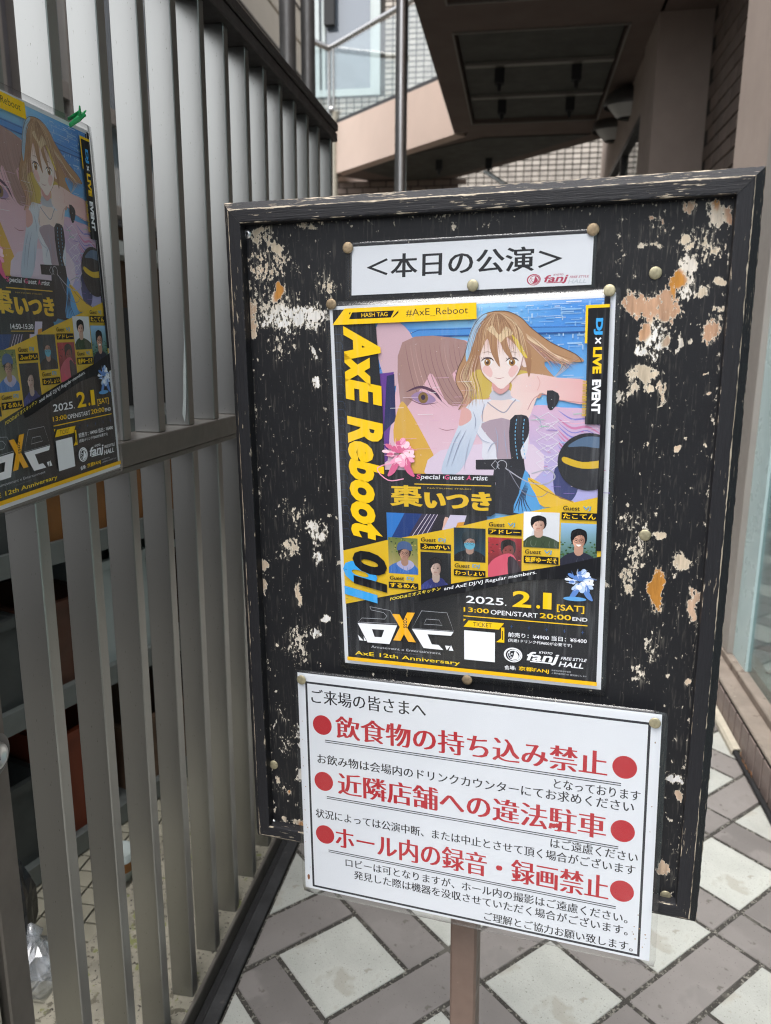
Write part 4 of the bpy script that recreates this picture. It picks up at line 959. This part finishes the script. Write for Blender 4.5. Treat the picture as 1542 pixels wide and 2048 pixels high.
    P.poly(Q((870, 1370), (1010, 1440), (1120, 1530), (1230, 1560), (1000, 1600), (930, 1500)), '#f2c437', 3); P.line(Q((880, 1380), (1000, 1470), (1220, 1560)), .8, '#a97a1c', 3)
    P.line(Q((700, 1300), (860, 1400), (1000, 1420), (1080, 1370), (1030, 1310), (900, 1340)), 1.1, '#b9b9c6', 5); P.line(Q((720, 1310), (830, 1480), (960, 1520), (1030, 1480)), .7, '#8d8d9c', 5)
    P.poly(Q((560, 210), (820, 260), (835, 440), (800, 560), (730, 645), (665, 690), (590, 635), (520, 560), (498, 430), (510, 300)), lambda x, y: mix('#e9bdb4', '#fbe8e2', (y-35)/22), 4)
    P.ell(*Q((850, 480))[0], 3.4, 5.4, SK)
    P.poly(Q((560, 500), (520, 540), (580, 600), (600, 560)), '#f5c8c4', 3); P.poly(Q((760, 500), (800, 530), (750, 600), (720, 560)), '#f5c8c4', 3)
    for cx in (560, 750):   # simple eyes
        P.ell(*Q((cx, 480))[0], 5.4, 3.9, '#fbf6f4'); P.ell(*Q((cx, 482))[0], 3.3, 3.8, '#a9793a'); P.ell(*Q((cx, 484))[0], 1.6, 2., '#4c3020'); P.ell(*Q((cx-6, 472))[0], .8, .8, '#ffffff')
        P.line(Q((cx-52, 478), (cx-20, 452), (cx+25, 452), (cx+52, 474)), 1.7, '#4a3034', 5, True); P.line(Q((cx-40, 412), (cx, 402), (cx+40, 410)), .6, '#8a6248', 4, True)
    P.line(Q((612, 600), (650, 608), (692, 598)), .6, '#b0585c', 4, True)
    # fringe and locks
    P.poly(Q((620, 95), (520, 135), (450, 300), (440, 470), (455, 560), (490, 500), (505, 420), (560, 300), (590, 410), (655, 520), (640, 400), (640, 290), (690, 400), (760, 470), (720, 350), (715, 290), (800, 380), (850, 470), (880, 600), (900, 430), (850, 250), (760, 130)), lambda x, y: mix('#d0a67e', '#a97a56', (y-8)/60), 4)
    P.poly(Q((480, 130), (560, 110), (490, 230), (440, 370), (400, 480), (395, 380), (430, 240)), '#a9cdea', 3)
    P.poly(Q((560, 230), (600, 200), (650, 270), (700, 205), (760, 260), (700, 290), (660, 330), (620, 280)), HL, 3)
    P.poly(Q((745, 270), (800, 320), (870, 450), (810, 400)), '#ecd046', 3)
    for k in range(14):
        x = 500+k*24; P.line(Q((620+k*5, 110), (x, 220), (x-16+k*3, 340), (x+5*k-20, 430)), .5, R.choice([HD, HD, HL]), 5, True)
    for k in range(7): P.line(Q((450+k*8, 420), (400+k*12, 560), (420+k*14, 680), (350+k*30, 820)), .6, R.choice([HD, HL, '#f0cfc4']), 5, True)
    P.line(Q((620, 86), (520, 120), (440, 230), (385, 420), (330, 540), (318, 640), (375, 760), (338, 850)), .6, '#5c4034', 4); P.line(Q((620, 86), (720, 90), (820, 138), (900, 218), (1050, 328), (1240, 418), (1290, 480)), .6, '#5c4034', 4)
    for k in range(34):     # strands following the fall of the hair
        t_ = k/33; x0 = 600+60*t_; P.line(Q((x0, 100), (470+330*t_, 190+20*math.sin(k)), (420+430*t_, 330), (400+470*t_+R.uniform(-12, 12), 470+R.uniform(-30, 10))), R.uniform(.25, .5), R.choice([HD, '#7a543e', HL, '#caa081', '#9a7050']), 5, True) if not .28 < t_ < .72 else P.line(Q((x0, 100), (500+280*t_, 170), (480+330*t_, 250+R.uniform(-10, 30))), R.uniform(.25, .45), R.choice([HD, '#7a543e', HL]), 5, True)
    for k in range(30):
        x = R.uniform(0, 1); P.line(Q((850+120*x, 300+60*x), (930+160*x, 380+60*x), (1000+200*x, 450+90*x-60*x*x), (1050+230*x, 500+90*R.random()-60*x)), R.uniform(.25, .6), R.choice([HD, '#d79c94', HL, '#f0c8bc', '#8f6a5a']), 5, True)
    for k in range(24):
        x = R.uniform(-1, 1); P.line(Q((420+30*x, 480), (380+40*x, 600), (430+40*x, 700), (400+80*x, 830+R.uniform(-30, 30))), R.uniform(.25, .5), R.choice([HD, HL, '#e3b7a6', '#a17158']), 5, True)
    for pts in (((470, 1010), (520, 1080), (600, 1110)), ((560, 1180), (590, 1120), (640, 1090)), ((450, 860), (470, 930), (462, 1000)), ((400, 1000), (340, 1120), (280, 1290)), ((430, 1060), (400, 1180), (380, 1310)), ((360, 1000), (300, 1110), (240, 1300)), ((620, 980), (640, 1080), (630, 1220)), ((540, 800), (520, 880), (524, 950)), ((690, 1000), (700, 1120), (720, 1230)), ((900, 880), (960, 920), (980, 1000))):
        P.line(Q(*pts), .8, R.choice(['#b9bed4', '#a7b0cc', '#9aa0bc']), 5, True)
    for k in range(26):
        x, y = R.uniform(860, 1430), R.uniform(880, 1540); P.line(Q((x, y), (x+R.uniform(20, 120), y+R.uniform(-6, 6))), R.uniform(.25, .7), R.choice(['#fbe9f4', '#a7d8f8', '#8f78c8', '#d6609a', '#7fe0a8']))
    for k in range(90):
        x, y = R.uniform(-330, 1430), R.uniform(20, 1300); c_ = Q((x, y))[0]; P.ell(c_[0], c_[1], R.uniform(.15, .5), R.uniform(.15, .5), R.choice(['#ffffff', '#ffffff', '#bfe4ff', '#ffe58a']), 6)
    for k in range(20):
        x, y = R.uniform(-280, 380), R.uniform(560, 1250); P.line(Q((x, y), (x+R.uniform(30, 160), y+R.uniform(-6, 2))), R.uniform(.2, .5), R.choice(['#ffffff', '#f6dfea', '#e8b7d2']))
    P.line(Q((498, 430), (520, 560), (590, 635), (665, 690), (730, 645), (800, 560), (835, 440)), .45, '#a0605a', 4)
    P.poly(Q((600, 640), (665, 692), (725, 648), (722, 690), (660, 730), (604, 690)), '#e3a7a4', 3)
    for sx in (0, 1):
        for k in range(5): P.line(Q((520+190*sx+k*16, 458-6*math.sin(k)), (514+190*sx+k*17, 446-6*math.sin(k))), .35, '#4a3034')
    # plain dark ball at the right edge
    P.clip = (50, 4.7, 286.8, 262)
    P.ell(*Q((1340, 1250))[0], 31, 30, '#191b22', 40); P.poly(Q((1180, 1130), (1300, 1060), (1440, 1065), (1440, 1140), (1300, 1130)), '#55708f', 4)
    P.poly(Q((1150, 1210), (1290, 1250), (1450, 1240), (1450, 1290), (1290, 1300), (1150, 1255)), '#e2b91f', 4)
    P.clip = None
    # pink ribbon burst over the letters
    def burst(c, r, ca, cb, cc):
        rb = random.Random(9)
        for t_ in (-1, 1): P.poly([(c[0]+t_*r*.2, c[1]+r*.2), (c[0]+t_*r*.75, c[1]+r*1.25), (c[0]+t_*r*.35, c[1]+r*1.1), (c[0], c[1]+r*.4)], cc, 3)
        for k in range(34):
            a, q = rb.uniform(0, 6.28), rb.random()**.5*.82; P.ell(c[0]+r*q*math.cos(a), c[1]+r*q*.8*math.sin(a), r*rb.uniform(.12, .28), r*rb.uniform(.08, .2), rb.choice([ca, ca, cb, cc]), 12, a)
        for k in range(14):
            a = rb.uniform(0, 6.28); P.line([(c[0]+r*.2*math.cos(a), c[1]+r*.2*math.sin(a)), (c[0]+r*.6*math.cos(a+.4), c[1]+r*.5*math.sin(a+.4)), (c[0]+r*.95*math.cos(a+.6), c[1]+r*.8*math.sin(a+.6))], .5, rb.choice([cc, cb]), 4, True)
    # left title column
    P.poly([(4.7, 20), (52.4, 20), (57.5, 112), (58.5, 250), (58.5, 262), (4.7, 277)], BLK)
    for k in range(26): P.line([(5.5, 30+k*9.2), (12, 30+k*9.2), (14, 33+k*9.2), (14, 37+k*9.2)], .25, '#2b4f7a')
    P.poly([(4.7, 277.5), (58.3, 262), (58.6, 329), (4.7, 343.3)], YEL)
    # collage strip under the artist box
    P.clip = (58.6, 229, 172, 262)
    P.rect(58.6, 229, 172, 262, '#2b7fd6'); P.poly([(80, 229), (100, 229), (82, 262), (62, 262)], '#123a80'); P.poly([(100, 229), (128, 229), (112, 262), (80, 262)], '#3a3350')
    for k in range(6): P.line([(106+k*4, 229), (84+k*5, 262)], .6, '#e9dcef')
    P.poly([(118, 229), (150, 229), (112, 262), (104, 262)], '#26222c'); P.poly([(126, 232), (134, 240), (128, 258), (114, 258), (122, 248)], '#f0bfae', 3); P.poly([(132, 229), (158, 229), (150, 240), (122, 258), (118, 258)], '#dcd3ec'); P.poly([(140, 238), (152, 236), (146, 244), (136, 248)], '#e9a23a')
    P.poly([(150, 229), (172, 229), (172, 262), (140, 262)], '#1a1c26')
    P.clip = None
    # artist box
    P.poly([(57.7, 180.3), (88, 180.3), (92, 184), (181, 184), (181, 226), (176, 229.5), (57.7, 229.5)], BLK)
    P.text('Special Guest Artist', 94, 173.4, 184.6, 191.5, WHT, off=.016, slant=.16)
    for ch, xa, xb in (('S', 94, 99.4), ('G', 125.6, 131.4), ('A', 149.9, 155.6)): P.rect(xa-.2, 184.2, xb+.2, 189.9, BLK); P.text(ch, xa, xb, 184.6, 189.8, '#e8558a', off=.022, slant=.16)
    P.rect(91.8, 195.2, 176.7, 196.3, YEL)
    P.text('NATSUME ITSUKI', 106.5, 155, 199.2, 200.7, '#b59a2c', off=.01)
    P.text('棗', 63, 101, 197.4, 222, YEL, off=.018, copies=3, cstep=.018); P.text('いつき', 102.5, 177.2, 202.6, 223.5, YEL, off=.03, copies=4, cstep=.03)
    if extra:
        P.poly([(57.7, 229.4), (136, 229.4), (132, 243), (57.7, 243)], BLK); P.text('14:50-15:30', 91, 131.5, 232.2, 237.8, WHT, off=.02); P.rect(91, 239.4, 132, 240.1, YEL)
    # yellow guest band
    P.poly([(58.3, 262.3), (94.6, 254.1), (134.9, 244.3), (170.6, 234), (210.5, 224.5), (249, 214.5), (292, 203.2), (292, 268), (248.4, 281), (210.2, 289.6), (171, 299.5), (132, 309.5), (95, 319.5), (58.4, 329)], YEL)
    def photo(x0, y0, x1, y1, bgc, hair, skin, cloth, var):
        P.clip = (x0, y0, x1, y1); w, h = x1-x0, y1-y0; cx = x0+w*var.get('cx', .5)
        P.grid(x0, y0, x1, y1, 3, 4, lambda x, y: mix(bgc[0], bgc[1], (y-y0)/h+.18*math.sin(x*3)))
        for _ in range(var.get('leaf', 0)): P.ell(R.uniform(x0, x1), R.uniform(y0+h*var.get('l0', 0), y0+h*var.get('l1', .6)), R.uniform(.5, 1.6), R.uniform(.4, 1.2), R.choice(var['lc']), 7)
        P.poly([(x0-2, y1+1), (x0+w*.04, y0+h*.80), (cx-w*.16, y0+h*.66), (cx+w*.17, y0+h*.66), (x1-w*.04, y0+h*.80), (x1+2, y1+1)], cloth, 3)
        if 'cloth2' in var: P.poly([(cx-w*.28, y0+h*.74), (cx-w*.1, y0+h*.62), (cx+w*.2, y0+h*.62), (cx+w*.32, y0+h*.76), (cx+w*.05, y0+h*.9)], var['cloth2'], 3)
        hy = y0+h*var.get('hy', .40)
        for k in range(7):
            xx = x0+w*(.1+.13*k); P.line([(xx, y0+h*.78), (xx+w*R.uniform(-.06, .06), y0+h*.9), (xx+w*R.uniform(-.08, .08), y1)], R.uniform(.3, .8), mix(cloth, R.choice(['#000000', '#ffffff']), .22), 3, True)
        P.poly([(cx-w*.09, hy+h*.1), (cx+w*.1, hy+h*.1), (cx+w*.12, hy+h*.32), (cx-w*.02, hy+h*.38), (cx-w*.12, hy+h*.3)], mix(skin, '#000000', .18), 2)
        P.ell(cx, hy-h*.035, w*.225, h*.215, hair, 22); P.ell(cx, hy+h*.03, w*.165, h*.185, lambda x, y: mix(skin, '#5a3a30', .25+1.6*(x-cx)/w), 22); P.poly([(cx-w*.04, hy+h*.09), (cx+w*.05, hy+h*.1), (cx+w*.09, hy+h*.18), (cx, hy+h*.2), (cx-w*.08, hy+h*.17)], mix(skin, '#5a3a30', .28), 3)
        P.poly([(cx-w*.21, hy+h*.02), (cx-w*.2, hy-h*.18), (cx, hy-h*.24), (cx+w*.2, hy-h*.18), (cx+w*.21, hy+h*.03), (cx+w*.13, hy-h*.08), (cx+w*.02, hy-h*.10), (cx-w*.10, hy-h*.05), (cx-w*.15, hy+h*.02)], hair, 3)
        for k in range(9):
            P.line([(cx-w*.03+k*.3, hy-h*.22), (cx+w*(-.17+.042*k), hy-h*.13), (cx+w*(-.18+.045*k), hy-h*R.uniform(.0, .08))], .4, mix(hair, '#8a7a70', R.uniform(.0, .35)), 3, True)
        for sx in (-1, 1):
            P.ell(cx+sx*w*.07, hy+h*.025, w*.028, h*.011, '#2a1c18', 8); P.line([(cx+sx*w*.035, hy-h*.005), (cx+sx*w*.11, hy-h*.008)], .35, '#2a1c18')
        P.poly([(cx-w*.01, hy+h*.03), (cx+w*.02, hy+h*.08), (cx-w*.015, hy+h*.085)], mix(skin, '#000000', .15))
        if var.get('smile'): P.poly([(cx-w*.075, hy+h*.11), (cx+w*.075, hy+h*.11), (cx, hy+h*.165)], '#f3ece6', 3); P.line([(cx-w*.08, hy+h*.11), (cx+w*.08, hy+h*.11)], .35, '#7a3a34')
        elif not var.get('mask'): P.line([(cx-w*.05, hy+h*.125), (cx+w*.05, hy+h*.12)], .5, '#a35c54')
        if var.get('mask'): P.poly([(cx-w*.17, hy+h*.05), (cx, hy+h*.03), (cx+w*.17, hy+h*.05), (cx+w*.13, hy+h*.19), (cx, hy+h*.24), (cx-w*.13, hy+h*.19)], '#5fb4d2', 2); P.line([(cx-w*.13, hy+h*.1), (cx+w*.13, hy+h*.1)], .3, '#3f8fb0')
        if var.get('glasses'):
            for sx in (-1, 1): P.ring(cx+sx*w*.075, hy+h*.028, w*.06, .35, '#2c2a30')
        if var.get('cap'): P.poly([(cx-w*.25, hy-h*.05), (cx-w*.2, hy-h*.25), (cx, hy-h*.31), (cx+w*.22, hy-h*.24), (cx+w*.25, hy-h*.05), (cx, hy-h*.10)], var['cap'], 3)
        if var.get('back'):
            P.poly([(x0-1, y1+1), (x0+w*.1, y0+h*.6), (cx, y0+h*.38), (cx+w*.25, y0+h*.55), (cx+w*.3, y1+1)], '#c9586c', 4); P.poly([(cx, y0+h*.48), (cx+w*.25, y0+h*.55), (x1+1, y1+1), (cx+w*.05, y1+1)], '#3a3138', 3)
        P.clip = None
    photo(59.5, 258.5, 94.1, 301.4, ('#6d7d3c', '#c9b070'), '#2a1f1c', '#d6a48c', '#3c74c4', dict(leaf=40, lc=['#4c6a2c', '#8a8a3c', '#30451f', '#c4b25a'], l1=.5, cap='#4a6494', cloth2='#b9b4d8', glasses=1, cx=.55))
    photo(97.2, 273.6, 132, 322, ('#1d1f24', '#15171c'), '#101014', '#e8cdbf', '#35408c', dict(hy=.36, cloth2='#2a3272'))
    photo(135.6, 243.5, 170.7, 282.3, ('#15262e', '#1d5068'), '#15181d', '#dcae9a', '#14161b', dict(mask=1, glasses=1, cap='#1c2c33'))
    photo(173.5, 252.8, 209.9, 298, ('#b8303c', '#3a1b20'), '#1a1416', '#a04a48', '#8f3f4c', dict(back=1, cx=.6, hy=.28, leaf=24, lc=['#e8504a', '#5c1d22', '#8a2c34']))
    photo(211.6, 222.5, 249, 261.8, ('#eceef2', '#dfe2ea'), '#15151a', '#e4bfae', '#3c4a38', dict(leaf=50, lc=['#26301f', '#55624c', '#8a8f74'], l0=.78, l1=1., cx=.42, hy=.34))
    photo(250.4, 233.3, 287.9, 281, ('#8fb6da', '#33502c'), '#14151a', '#dcab95', '#2a2c3a', dict(leaf=60, lc=['#274420', '#3d5c2c', '#1d3318'], l0=.42, l1=.8, smile=1, glasses=1, hy=.36))
    P.poly([(210.2, 289.6), (248.4, 281), (292, 268), (292, 290), (210.2, 300)], BLK); P.poly([(132, 309.5), (171, 299.5), (210.2, 289.6), (212, 300), (132, 322)], BLK); P.poly([(95, 319.5), (132, 309.5), (132, 322), (95, 332)], BLK)
    def lab(kind, x, y, name, bx0, by0, bx1, by1):
        P.text('Guest', x, x+17.5, y-5.0, y-.2, '#17181c', off=.012, slant=.1); P.text(kind, x+20, x+28.5, y-5.0, y-.2, '#3a9bd0', off=.012, slant=.1)
        P.rect(bx0, by0, bx1, by1, BLK); P.text(name, bx0+1.5, bx1-1.5, by0+1.1, by1-1.1, YEL, off=.014, copies=2, cstep=.02)
    lab('DJ', 60.3, 309.2, 'するめん', 59, 311.6, 94, 319.2); lab('DJ', 98.0, 261.6, 'ふmかい', 97.4, 263.4, 132.4, 270.8); lab('DJ', 136, 289.6, 'わっしょい', 135.4, 291.6, 170.7, 299)
    lab('VJ', 174.2, 240.6, 'アドレー', 173.6, 242.6, 209.6, 249.4); lab('VJ', 213.2, 269.2, '後藤ゆーだそ', 212.2, 271.3, 248.8, 279.6); lab('VJ', 252, 219.6, 'たこてん', 250.9, 221.6, 287.2, 229.4)
    burst(pm(1163, 1160), 17, '#b9cdec', '#e6ecf8', '#5f86c8'); P.ell(*pm(1150, 1196), 12, 2.4, '#5f9fd8')
    # title
    def tcol(txt, y0, y1, col, dx=0, off=.05): P.text(txt, 16+dx, 57.5+dx, y0, y1, col, off=off, rot=True, slant=.22)
    tcol('AxE', 26, 105, YEL); tcol('Reboot', 124, 262, YEL)
    tcol('01', 290, 335, '#39a0e4', -12); tcol('01', 277, 321, BLK)
    burst(pm(803, 905), 21, '#f0a6c4', '#f8d3e0', '#d2688f'); P.line([(60+20, 170), (50, 178), (62, 192), (80, 190)], 1.2, '#f0a6c4', 4)
    # hash tag band
    P.poly([(4.6, 3.9), (18.6, 3.9), (4.6, 19)], BLK); P.poly([(18.6, 3), (161.3, 3.4), (161.5, 19.9), (3.6, 20)], YEL)
    P.poly([(27, 7.4), (74, 7.4), (70, 14.6), (23, 14.6)], BLK); P.poly([(23.5, 7.4), (26, 7.4), (23.5, 9.8)], BLK); P.poly([(78.5, 7.4), (78.5, 10), (73, 14.6), (71.6, 14.6)], BLK)
    P.text('HASH TAG', 37.4, 66.6, 8.6, 13, YEL, off=.004); P.text('#AxE_Reboot', 86.8, 152.7, 6.8, 15.0, '#22231f', off=-.004)
    # right strip
    P.rect(286.6, 3.6, 292, 262, BLK); P.poly([(269.3, 11), (291.8, 11), (291.8, 14), (271.6, 14), (271.6, 48), (269.3, 48)], YEL); P.poly([(271.6, 14), (291.8, 14), (291.8, 128.8), (271.8, 128.8)], BLK)
    for k in range(24): P.rect(268.4, 85+k*1.5, 272.6, 85+k*1.5+R.uniform(.4, 1.1), '#c9a82c')
    P.text('DJ', 277.5, 286, 24, 40, '#39a0e4', off=.05, rot=True); P.text('×', 279, 285, 42.5, 49, WHT, rot=True, off=.01); P.text('LIVE', 277.5, 286, 52, 78, YEL, off=.05, rot=True); P.text('EVENT', 277.5, 286, 84, 118, WHT, off=.05, rot=True)
    # lower text
    for k in range(9): P.line([(6, 300+k*12), (9, 300+k*12)], .3, '#2b4f7a')
    sk = -.259
    P.text('FOOD:#ミオスキッチン', 60.3, 120.4, 330.6, 335, '#e8d24a', off=.012, skew=sk*1.12, slant=.1); P.text('and AxE DJ/VJ Regular members.', 123.9, 226.4, 313.4, 318.6, WHT, off=.006, skew=sk, slant=.1)
    P.text('2025', 149.2, 191, 321.6, 330.2, WHT, off=.012); P.rect(192.6, 329, 193.9, 330.3, WHT)
    P.text('2', 200.7, 221, 311.8, 330.6, YEL, off=.022); P.ell(228.5, 328.6, 2., 2., YEL); P.text('1', 233.5, 242.6, 311.8, 330.6, YEL, off=.022)
    P.text('[SAT]', 248.4, 277, 324, 332.8, YEL, off=.012)
    P.text('13:00', 146.3, 174.8, 335.4, 340.9, YEL, off=.012); P.text('OPEN/START', 176.8, 228.2, 336.2, 341.6, WHT, off=.006); P.text('20:00', 230.3, 263.5, 335.4, 341.4, YEL, off=.014); P.text('END', 265, 280.6, 337.2, 341.4, WHT, off=.012)
    P.rect(146.1, 345.4, 280.8, 346.5, YEL)
    P.poly([(152, 350.9), (191.7, 350.9), (186, 358.9), (146.1, 358.9)], YEL); P.poly([(146.1, 349.6), (149, 349.6), (146.1, 352.6)], YEL); P.poly([(188.5, 356), (192, 356), (192, 374), (183, 374), (188.5, 369)], YEL); P.rect(189.6, 360, 190.6, 371, BLK)
    P.text('TICKET', 157, 178, 352.4, 357.4, '#2a2718', off=-.002)
    P.rect(146.7, 363.1, 181.6, 398.6, WHT)
    P.text('前売り：¥4900 当日：¥5400', 196.2, 280.6, 360.8, 366.4, WHT, off=.012); P.text('(別途1ドリンク代¥600が必要です)', 196.3, 265.4, 368.2, 372.8, WHT, off=.008)
    for k in range(5): P.line([(200+k*19, 352), (200+k*19, 356)], .5, '#2a4f86'); P.line([(198.5+k*19, 354), (201.5+k*19, 354)], .4, '#2a4f86')
    fanj(P, 191.7, 387.6, 1.07, WHT, WHT, WHT, BLK)
    P.text('会場:', 192.5, 205, 400.6, 406, WHT, off=.014); P.text('京都FANJ', 208.2, 241.3, 400.2, 406.2, YEL, off=.016)
    P.text('京都府京都市中京区', 244.1, 265, 400.4, 402.2, '#b9bcc4'); P.text('上黒門東地町101 磯前屋ビル B1F', 244.1, 281.5, 403.6, 405.6, '#b9bcc4')
    # company emblem
    P.line([(35.3, 344), (60, 346.8), (68.1, 362.7), (20.3, 364.5), (25, 359), (53, 358), (56, 354), (52, 350), (37, 348), (35.3, 344)], .35, '#c9ccd4')
    P.poly([(19.4, 365.8), (68.1, 364.4), (58, 388.8), (31, 389.2)], WHT); P.poly([(37, 372), (52, 371.6), (48.6, 381), (40, 381.4)], BLK)
    P.poly([(19, 380.5), (26, 387.5), (21, 387.5)], WHT); P.poly([(26.3, 382), (29.6, 387.5), (26.8, 387.5)], WHT)
    P.poly([(62.3, 350.7), (71, 350.5), (90, 383.5), (81, 383.6)], '#f0ae18'); P.poly([(80.5, 347.4), (89.6, 347.1), (71.6, 383.4), (62.7, 383.5)], '#f0ae18'); P.text('coss', 75.5, 80, 354, 367, '#2a2214', rot=True, off=.01)
    P.line([(97.6, 344), (127.1, 344), (134.6, 365.5), (85.8, 366.4), (97.6, 344)], .35, '#c9ccd4'); P.line([(103, 353.5), (118, 353.5), (121.5, 359.5), (100, 360), (103, 353.5)], .35, '#c9ccd4')
    P.poly([(85.8, 367.4), (134.6, 366.5), (131.6, 371.4), (104, 372), (109, 384), (117, 384), (122.5, 389.7), (99.1, 389.6)], WHT); P.poly([(124.5, 384), (130.5, 384), (126.5, 389.6)], WHT); P.poly([(131.5, 382.8), (134.4, 389.6), (128.8, 389.6)], WHT)
    P.text('Amusement x Entertainment', 35.3, 119.4, 392.6, 395.6, '#c9ccd4', off=-.006); P.text('— DJ/VJ LIVE EVENT —', 60, 98, 398, 399.6, '#6d7078', off=-.004)
    P.text('AxE 12th Anniversary', 14.8, 141.8, 401.4, 407.8, '#f0d02c', off=.010)
    P.rect(4.6, 410, 292.6, 414.6, '#efb91b')
    return P
sh = Sheet(BM, [(.1214, -.1130), (.4212, -.1058), (.4280, -.5243), (.1301, -.5290)], 297, 420, .0015, .0008)
sh.root('event_poster', 'colourful laminated event poster pinned on the black board, yellow title down its left side', 'poster')
sh.paper(); pr_main = sh.prnt(poster(False), m_ink); sh.film(5.2, 5.2, 5.0, 6.5)
# ---- same poster on the fence, seen from the side
LM = frame_matrix(Vector((0, 1, 0)), Vector((0, -.0405, .9992)), Vector((.9992, 0, 0)), Vector((-.5245, .641, 1.452)))
sl_ = Sheet(LM, [(0, 0), (.297, 0), (.297, -.42), (0, -.42)], 297, 420, .0004, .001)
sl_.root('event_poster', 'second copy of the event poster hung on the fence, cut by picture edge', 'poster')
sl_.paper(); sl_.prnt(poster(True), m_ink); sl_.film(5, 5, 6, 6)
g_ = MB().tube([(-.540, .905, 1.448), (-.524, .906, 1.458), (-.519, .908, 1.463), (-.524, .911, 1.466), (-.540, .912, 1.460)], [.002, .0035, .004, .003, .002], 8).tube([(-.521, .905, 1.462), (-.517, .899, 1.470)], [.002, .0008], 6).tube([(-.521, .908, 1.462), (-.518, .914, 1.469)], [.002, .0008], 6).build('green_tie', m_green, None, (-.53, .908, 1.45)); tag(g_, 'small bright green tie holding the fence poster to a slat', 'tie')

# ---- rules notice
P = Print(); RED, INK = '#bd1424', '#1a1a20'
for a in ((9.8, 10.4, 409.4, 13.1), (9.8, 291.2, 409.4, 294), (9.8, 13.1, 12.5, 291.2), (406.7, 13.1, 409.4, 291.2)): P.rect(*a, '#22232b')
def sm_(t, x0, x1, y0, y1): P.text(t, x0, x1, y0, y1, INK, off=-.004, copies=3, cstep=.020, res=2)
def bg_(t, x0, x1, y0, y1): P.text(t, x0, x1, y0, y1, RED, off=-.008, copies=5, cstep=.019, res=3)
for (xa, xb, y) in ((30.5, 384.6, 65.2), (30, 385.4, 141), (29.4, 387.4, 215)):
    P.ell(xa, y, 12.4, 12.9, RED, 40); P.ell(xb, y, 12.9, 13.2, RED, 40)
sm_('ご来場の皆さまへ', 17.1, 161.7, 19.2, 37.8)
bg_('飲食物の持ち込み禁止', 47.7, 366.8, 50.2, 79.4)
bg_('近隣店舗への違法駐車', 48.6, 367.9, 125.4, 155)
bg_('ホール内の録音・録画禁止', 43.2, 373.3, 200, 230.5)
for y in (84.2, 160.6, 235.6):
    P.rect(33.5, y-.1, 381.6, y+1.0, '#1c1d24'); P.rect(33.5, y+2.4, 381.6, y+3.4, '#24252d')
sm_('となっております', 309.5, 402.3, 90.6, 102.2); sm_('お飲み物は会場内のドリンクカウンターにてお求めください', 22.4, 396.3, 104.2, 117.2)
sm_('はご遠慮ください', 307.5, 402.7, 164.4, 176.6); sm_('状況によっては公演中断、または中止とさせて頂く場合がございます', 17.6, 400.7, 180, 192.6)
sm_('ロビーは可となりますが、ホール内の撮影はご遠慮ください。', 56, 395, 242.6, 254.8); sm_('発見した際は機器を没収させていただく場合がございます。', 66.9, 395.7, 257.8, 270.2)
sm_('ご理解とご協力お願い致します。', 231.9, 401.9, 277.6, 289.4)
R = random.Random(3)
for _ in range(26):
    x, y = R.choice([(R.uniform(2, 8), R.uniform(60, 290)), (R.uniform(410.5, 417), R.uniform(20, 290)), (R.uniform(400, 417), R.uniform(225, 288))]); P.ell(x, y, R.uniform(.3, .9), R.uniform(.3, 1.1), R.choice(['#a9825c', '#8f6d4c', '#c4ad8c']), 8)
P.poly([(3.2, 279), (5.6, 277), (6.6, 281), (5.4, 285), (3.6, 284)], '#8a4f2c', 2)
sn = Sheet(BM, [(.0728, -.5430), (.4916, -.5381), (.4978, -.8443), (.0732, -.8440)], 420, 297, .0145, .0012)
sn.root('rules_notice', 'large white laminated notice with red headings hanging below the poster', 'notice')
sn.paper(); sn.prnt(P, m_ink2); sn.film(3.0, 6.5, 4.5, 5.5, r=6)

# ---- thumbtacks
tm = {}
for i, m_ in enumerate((m_brass, m_brass2)):
    mb = MB().lathe([(.0059, -.0004), (.0060, .0003), (.0055, .0007), (.0040, .0010), (.0018, .0012), (0, .0012)], n=24)
    mb.tube([(0, 0, -.008), (0, 0, 0)], .0006, 6, False); tm[i] = mb.build('thumbtack', m_, mesh_only=True)
for u, v, z, k, l in ((.1448, -.0530, .0034, 1, 'tarnished tack at the top left corner of the heading strip'), (.3968, -.0470, .0034, 1, 'tarnished tack at the top right corner of the heading strip'), (.2800, -.0955, .0037, 0, 'dull tack at the bottom centre of the heading strip'),
    (.1243, -.1106, .0033, 1, 'brown tack at the top left corner of the poster'), (.4149, -.1042, .0033, 0, 'bright tack at the top right corner of the poster'), (.4565, -.0889, .0008, 0, 'bright tack in bare paint right of the heading strip'),
    (.4629, -.3477, .0008, 0, 'lone tack in bare paint right of the poster, halfway down'), (.2803, -.5310, .0036, 1, 'brown tack between the poster and the notice'), (.0785, -.5515, .0162, 0, 'tack at the top left corner of the white notice'),
    (.4850, -.5478, .0165, 0, 'large bright tack at the top right corner of the white notice'), (.5106, -.7651, .0008, 0, 'tack at the bottom right corner of the black panel'), (.0281, -.6834, .0008, 0, 'tack at the lower left of the black panel')):
    M = BM @ Matrix.Translation((u, v, z)) @ Matrix.Rotation(random.random()*6, 4, 'Z') @ Matrix.Rotation(math.radians(random.uniform(-5, 5)), 4, 'X')
    o = link('thumbtack', tm[k]); o.matrix_world = M; tag(o, l, 'tack', 'brass thumbtacks on the notice board')
